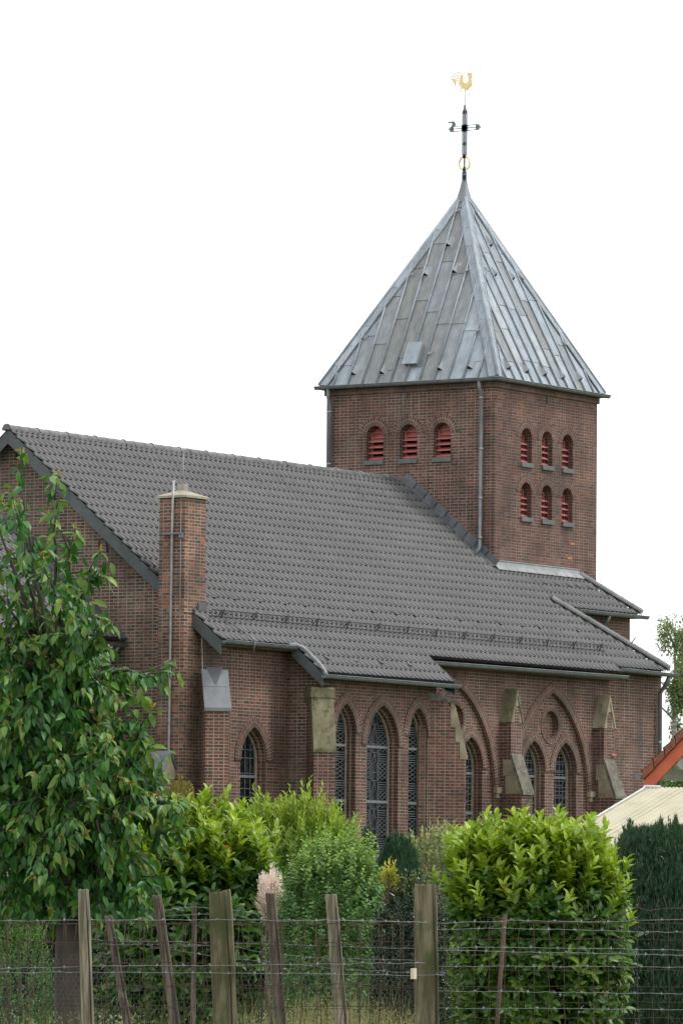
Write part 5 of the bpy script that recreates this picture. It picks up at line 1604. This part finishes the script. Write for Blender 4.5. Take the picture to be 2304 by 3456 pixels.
def barbed(parent, pts, d, r=.0019, mat='wire', step=.11):
    P = polyline(pts, d)
    mb = MB()
    Q = []
    for i in range(len(P) - 1):
        n = max(2, int((P[i + 1] - P[i]).length / .045))
        for j in range(n): Q.append(P[i].lerp(P[i + 1], j / n) + UZ * random.gauss(0, .0016))
    Q.append(P[-1])
    mb.tube(Q, r, 4)
    acc = 0
    for i in range(1, len(Q)):
        acc += (Q[i] - Q[i - 1]).length
        if acc > step:
            acc = random.uniform(-.02, .02)
            for _ in range(2):
                v = (UZ * random.uniform(-1, 1) + RH * random.uniform(-.5, .5) + FH * random.uniform(-.3, .3)).normalized() * .011
                mb.tube([Q[i] - v, Q[i] + v], r * .8, 4)
            mb.tube([Q[i] - RH * .006, Q[i] + RH * .006], r * 1.8, 5)
    return mb.build('barbed_wire', M[mat], parent)
f1 = thing('wire_fence', ctr_at(800, FD), 'front garden fence of barbed wire and rusty mesh on three stout wooden posts', 'fence')
squarepost(f1, (282, 3003), (298, 3456), .062, 'wood', FD - .1, flat=False, depth=.06, crack=.45)
squarepost(f1, (742, 3010), (762, 3456), .118, 'wood_moss', FD - .02, depth=.11, crack=.42, topslope=.012)
squarepost(f1, (1434, 2987), (1441, 3456), .118, 'wood_moss', FD, depth=.11, crack=.62)
bw = [([(-60, 3108), (280, 3106), (760, 3104), (1160, 3108), (1435, 3114)], -.12), ([(-60, 3270), (150, 3265), (320, 3260), (740, 3258), (1100, 3253), (1435, 3250)], -.11),
      ([(-60, 3282), (320, 3282), (740, 3284), (1100, 3287), (1450, 3292), (1500, 3291)], -.12), ([(1435, 3114), (1600, 3112), (1750, 3106), (1990, 3112), (2110, 3108), (2380, 3101)], 0),
      ([(1440, 3138), (1700, 3133), (2000, 3139), (2150, 3146), (2380, 3147)], .1), ([(1450, 3200), (1700, 3197), (2060, 3203), (2380, 3208)], .08), ([(1450, 3206), (1700, 3212), (2060, 3219), (2380, 3225)], 0),
      ([(1450, 3262), (1800, 3261), (2100, 3263), (2380, 3266)], .1), ([(1450, 3345), (1900, 3349), (2380, 3356)], .1), ([(1450, 3402), (1900, 3404), (2380, 3409)], .1)]
for pts, o in bw: barbed(f1, pts, FD + o)
def meshpanel(parent, xs, ys, d, r, mat='rust', jit=3, name='wire_mesh'):
    mb = MB()
    J = {}
    for i, x in enumerate(xs):
        for j, y in enumerate(ys): J[i, j] = (x + random.gauss(0, jit), y + random.gauss(0, jit * .8))
    for i in range(len(xs)): mb.tube([at(*J[i, j], d) for j in range(len(ys))], r, 4)
    for j in range(len(ys)): mb.tube([at(*J[i, j], d - .004) for i in range(len(xs))], r, 4)
    return mb.build(name, M[mat], parent)
meshpanel(f1, [-40 + 66 * i for i in range(23)], [3115, 3180, 3252, 3326, 3398, 3470, 3545, 3620, 3700, 3780, 3860, 3940], FD + .08, .0026)
meshpanel(f1, [30 + 37 * i for i in range(39)], [3120, 3192, 3262, 3334, 3406, 3480, 3560, 3640, 3720, 3800, 3900], FD + .55, .0017)
mb = MB(); mb.box((-.014, -.01, -.028), (.014, .01, .028), Matrix.Translation(at(1395, 3286, FD - .14))); mb.build('insulator', M['tag_white'], f1)
mb = MB(); mb.tube([at(1470, 3289, FD - .1), at(1483, 3284, FD - .1), at(1497, 3288, FD - .1), at(1503, 3287, FD - .1)], [.011, .008, .012, .01], 6); mb.build('insulator', M['black'], f1)
# chicken wire along the lower half
mb = MB()
s_ = .0155
xw0, xw1 = -40, 1420
A0 = at(xw0, 3240, FD + .3); wid = (at(xw1, 3240, FD + .3) - A0).length
rows = 27; colsn = int(wid / (s_ * sqrt(3)))
for j in range(rows):
    for i in range(colsn):
        ox = (i + (.5 if j % 2 else 0)) * s_ * sqrt(3); oz = -j * s_ * 1.5 + .02 * sin(i * .11)
        p = A0 + RH * ox + UZ * oz
        for q in ((30, 90), (90, 150), (150, 210)):
            a, b = [p + RH * s_ * cos(radians(t)) + UZ * s_ * sin(radians(t)) for t in q]
            n_ = (b - a).normalized().cross(FH) * .00062
            mb.face([a - n_, b - n_, b + n_, a + n_])
tag(mb.build('chicken_wire', M['hexwire'], f1), None, None, kind='stuff')
# rear fence
RD = 32.0
f2 = thing('wire_fence', ctr_at(1000, RD), 'rear garden fence with slim leaning brown posts and slack barbed wire', 'fence')
squarepost(f2, (366, 3092), (432, 3456), .046, 'wood_brown', RD, depth=.05, crack=.4)
squarepost(f2, (530, 3023), (592, 3456), .058, 'wood_brown', RD - .1, depth=.06, crack=.3)
squarepost(f2, (912, 3016), (948, 3456), .062, 'wood_brown', RD - .1, depth=.06, crack=.5)
squarepost(f2, (1117, 3020), (1152, 3456), .070, 'wood', RD - .2, depth=.06, crack=.55)
squarepost(f2, (656, 3046), (654, 3300), .030, 'wood_brown', RD + 1.5, depth=.03)
squarepost(f2, (895, 3240), (915, 3456), .018, 'wood_brown', RD + .3, depth=.02)
for pts in ([(380, 3110), (530, 3093), (700, 3084), (790, 3086), (850, 3104), (912, 3110), (1120, 3105), (1430, 3112)], [(300, 3170), (380, 3178), (530, 3176), (720, 3182), (912, 3185), (1130, 3195), (1430, 3202)],
            [(500, 3200), (590, 3206), (700, 3225), (760, 3235), (912, 3245), (1130, 3270), (1430, 3286)], [(330, 3186), (530, 3188), (720, 3190), (800, 3195), (905, 3220), (1130, 3236), (1430, 3240)], [(380, 3162), (540, 3200), (700, 3190)], [(540, 3075), (655, 3060), (780, 3070), (880, 3085)]):
    barbed(f2, pts, RD - .06, r=.0018)
# taller rusty mesh panel to the right, bent over at its top, on an iron stake
f3_ = thing('mesh_panel', ctr_at(1900, 33.5), 'rusty square wire mesh panel with bent top in front of the laurel block', 'fence panel')
xs = [1500 + 50.2 * i for i in range(18)]
meshpanel(f3_, xs, [3116, 3170, 3222, 3276, 3330, 3383, 3437, 3490, 3545, 3600, 3660, 3720, 3780], 33.5, .0026, jit=2.0)
mb = MB()
mb.tube([at(x, y, 33.45) for x, y in ((1640, 3095), (1800, 3113), (1960, 3112), (2030, 3108), (2100, 3085), (2147, 3062), (2190, 3074), (2245, 3066), (2310, 3065))], .0024, 5)
for P in (((2157, 3026), (2151, 3062), (2150, 3116)), ((2222, 3033), (2207, 3070), (2220, 3110), (2221, 3150), (2202, 3215)), ((2237, 3024), (2247, 3058), (2248, 3116)), ((2303, 3050), (2296, 3066), (2298, 3116)), ((1937, 3025), (1950, 3100), (1952, 3116)), ((1980, 3035), (1985, 3090), (2000, 3116))):
    mb.tube([at(x, y, 33.48) for x, y in P], .0024, 5)
mb.build('bent_wire', M['rust'], f3_)
mb = MB(); a = at(1703, 3085, 33.3); b = at(1676, 3456, 33.3); dr = (b - a).normalized(); e_ = a + dr * (a.z / -dr.z)
mb.tube([a, e_], .014, 4); mb.build('stake', M['rust'], f3_)

for o in list(scene.objects):
    if o.parent is None and o.get('category'):
        g_ = {'cherry_laurel': 'cherry laurels in the garden', 'golden_thuja': 'golden thujas by the church wall', 'juniper': 'junipers below the bay windows',
              'birch_tree': 'birches beyond the church', 'maple_tree': 'trees behind the red roofed house', 'wire_fence': 'wire fences of the garden', 'garden_shrub': 'plain shrubs behind the fence'}.get(o.name.split('.')[0])
        if g_: o['group'] = g_

# ------------------------------------------------------------------ tall weeds behind the fence
lv = Leaves()
for i in range(3600):
    sx = random.choice((random.uniform(-60, 820), random.uniform(820, 1420), random.uniform(860, 1400)))
    d = random.uniform(33.2, 41)
    p = at(sx, 3058, d)
    h = random.uniform(.45, .80) + (.22 * max(0, 1 - abs(sx - 1120) / 330)) * random.random()
    p = Vector((p.x, p.y, 0))
    lv.add(p + UZ * random.uniform(0, .45), UZ + rv() * .22, FH + rv() * .5, h * random.uniform(.5, .9), .0045, random.gauss(.5 + (.2 if 820 < sx < 1420 else -.2), .25), (random.random() ** 2) * (1 if 820 < sx < 1420 else .1))
    if random.random() < .5:
        q = p + UZ * h
        for _ in range(4):
            lv.add(q + rv() * .03, UZ * .6 + rv(), rv(), .028, .006, random.uniform(.6, 1), random.random())
w_ = lv.build('tall_grass', M['grassblade'], None, SMALL)
tag(w_, 'dry seeding grass and weeds behind the wire fence', None, kind='stuff')
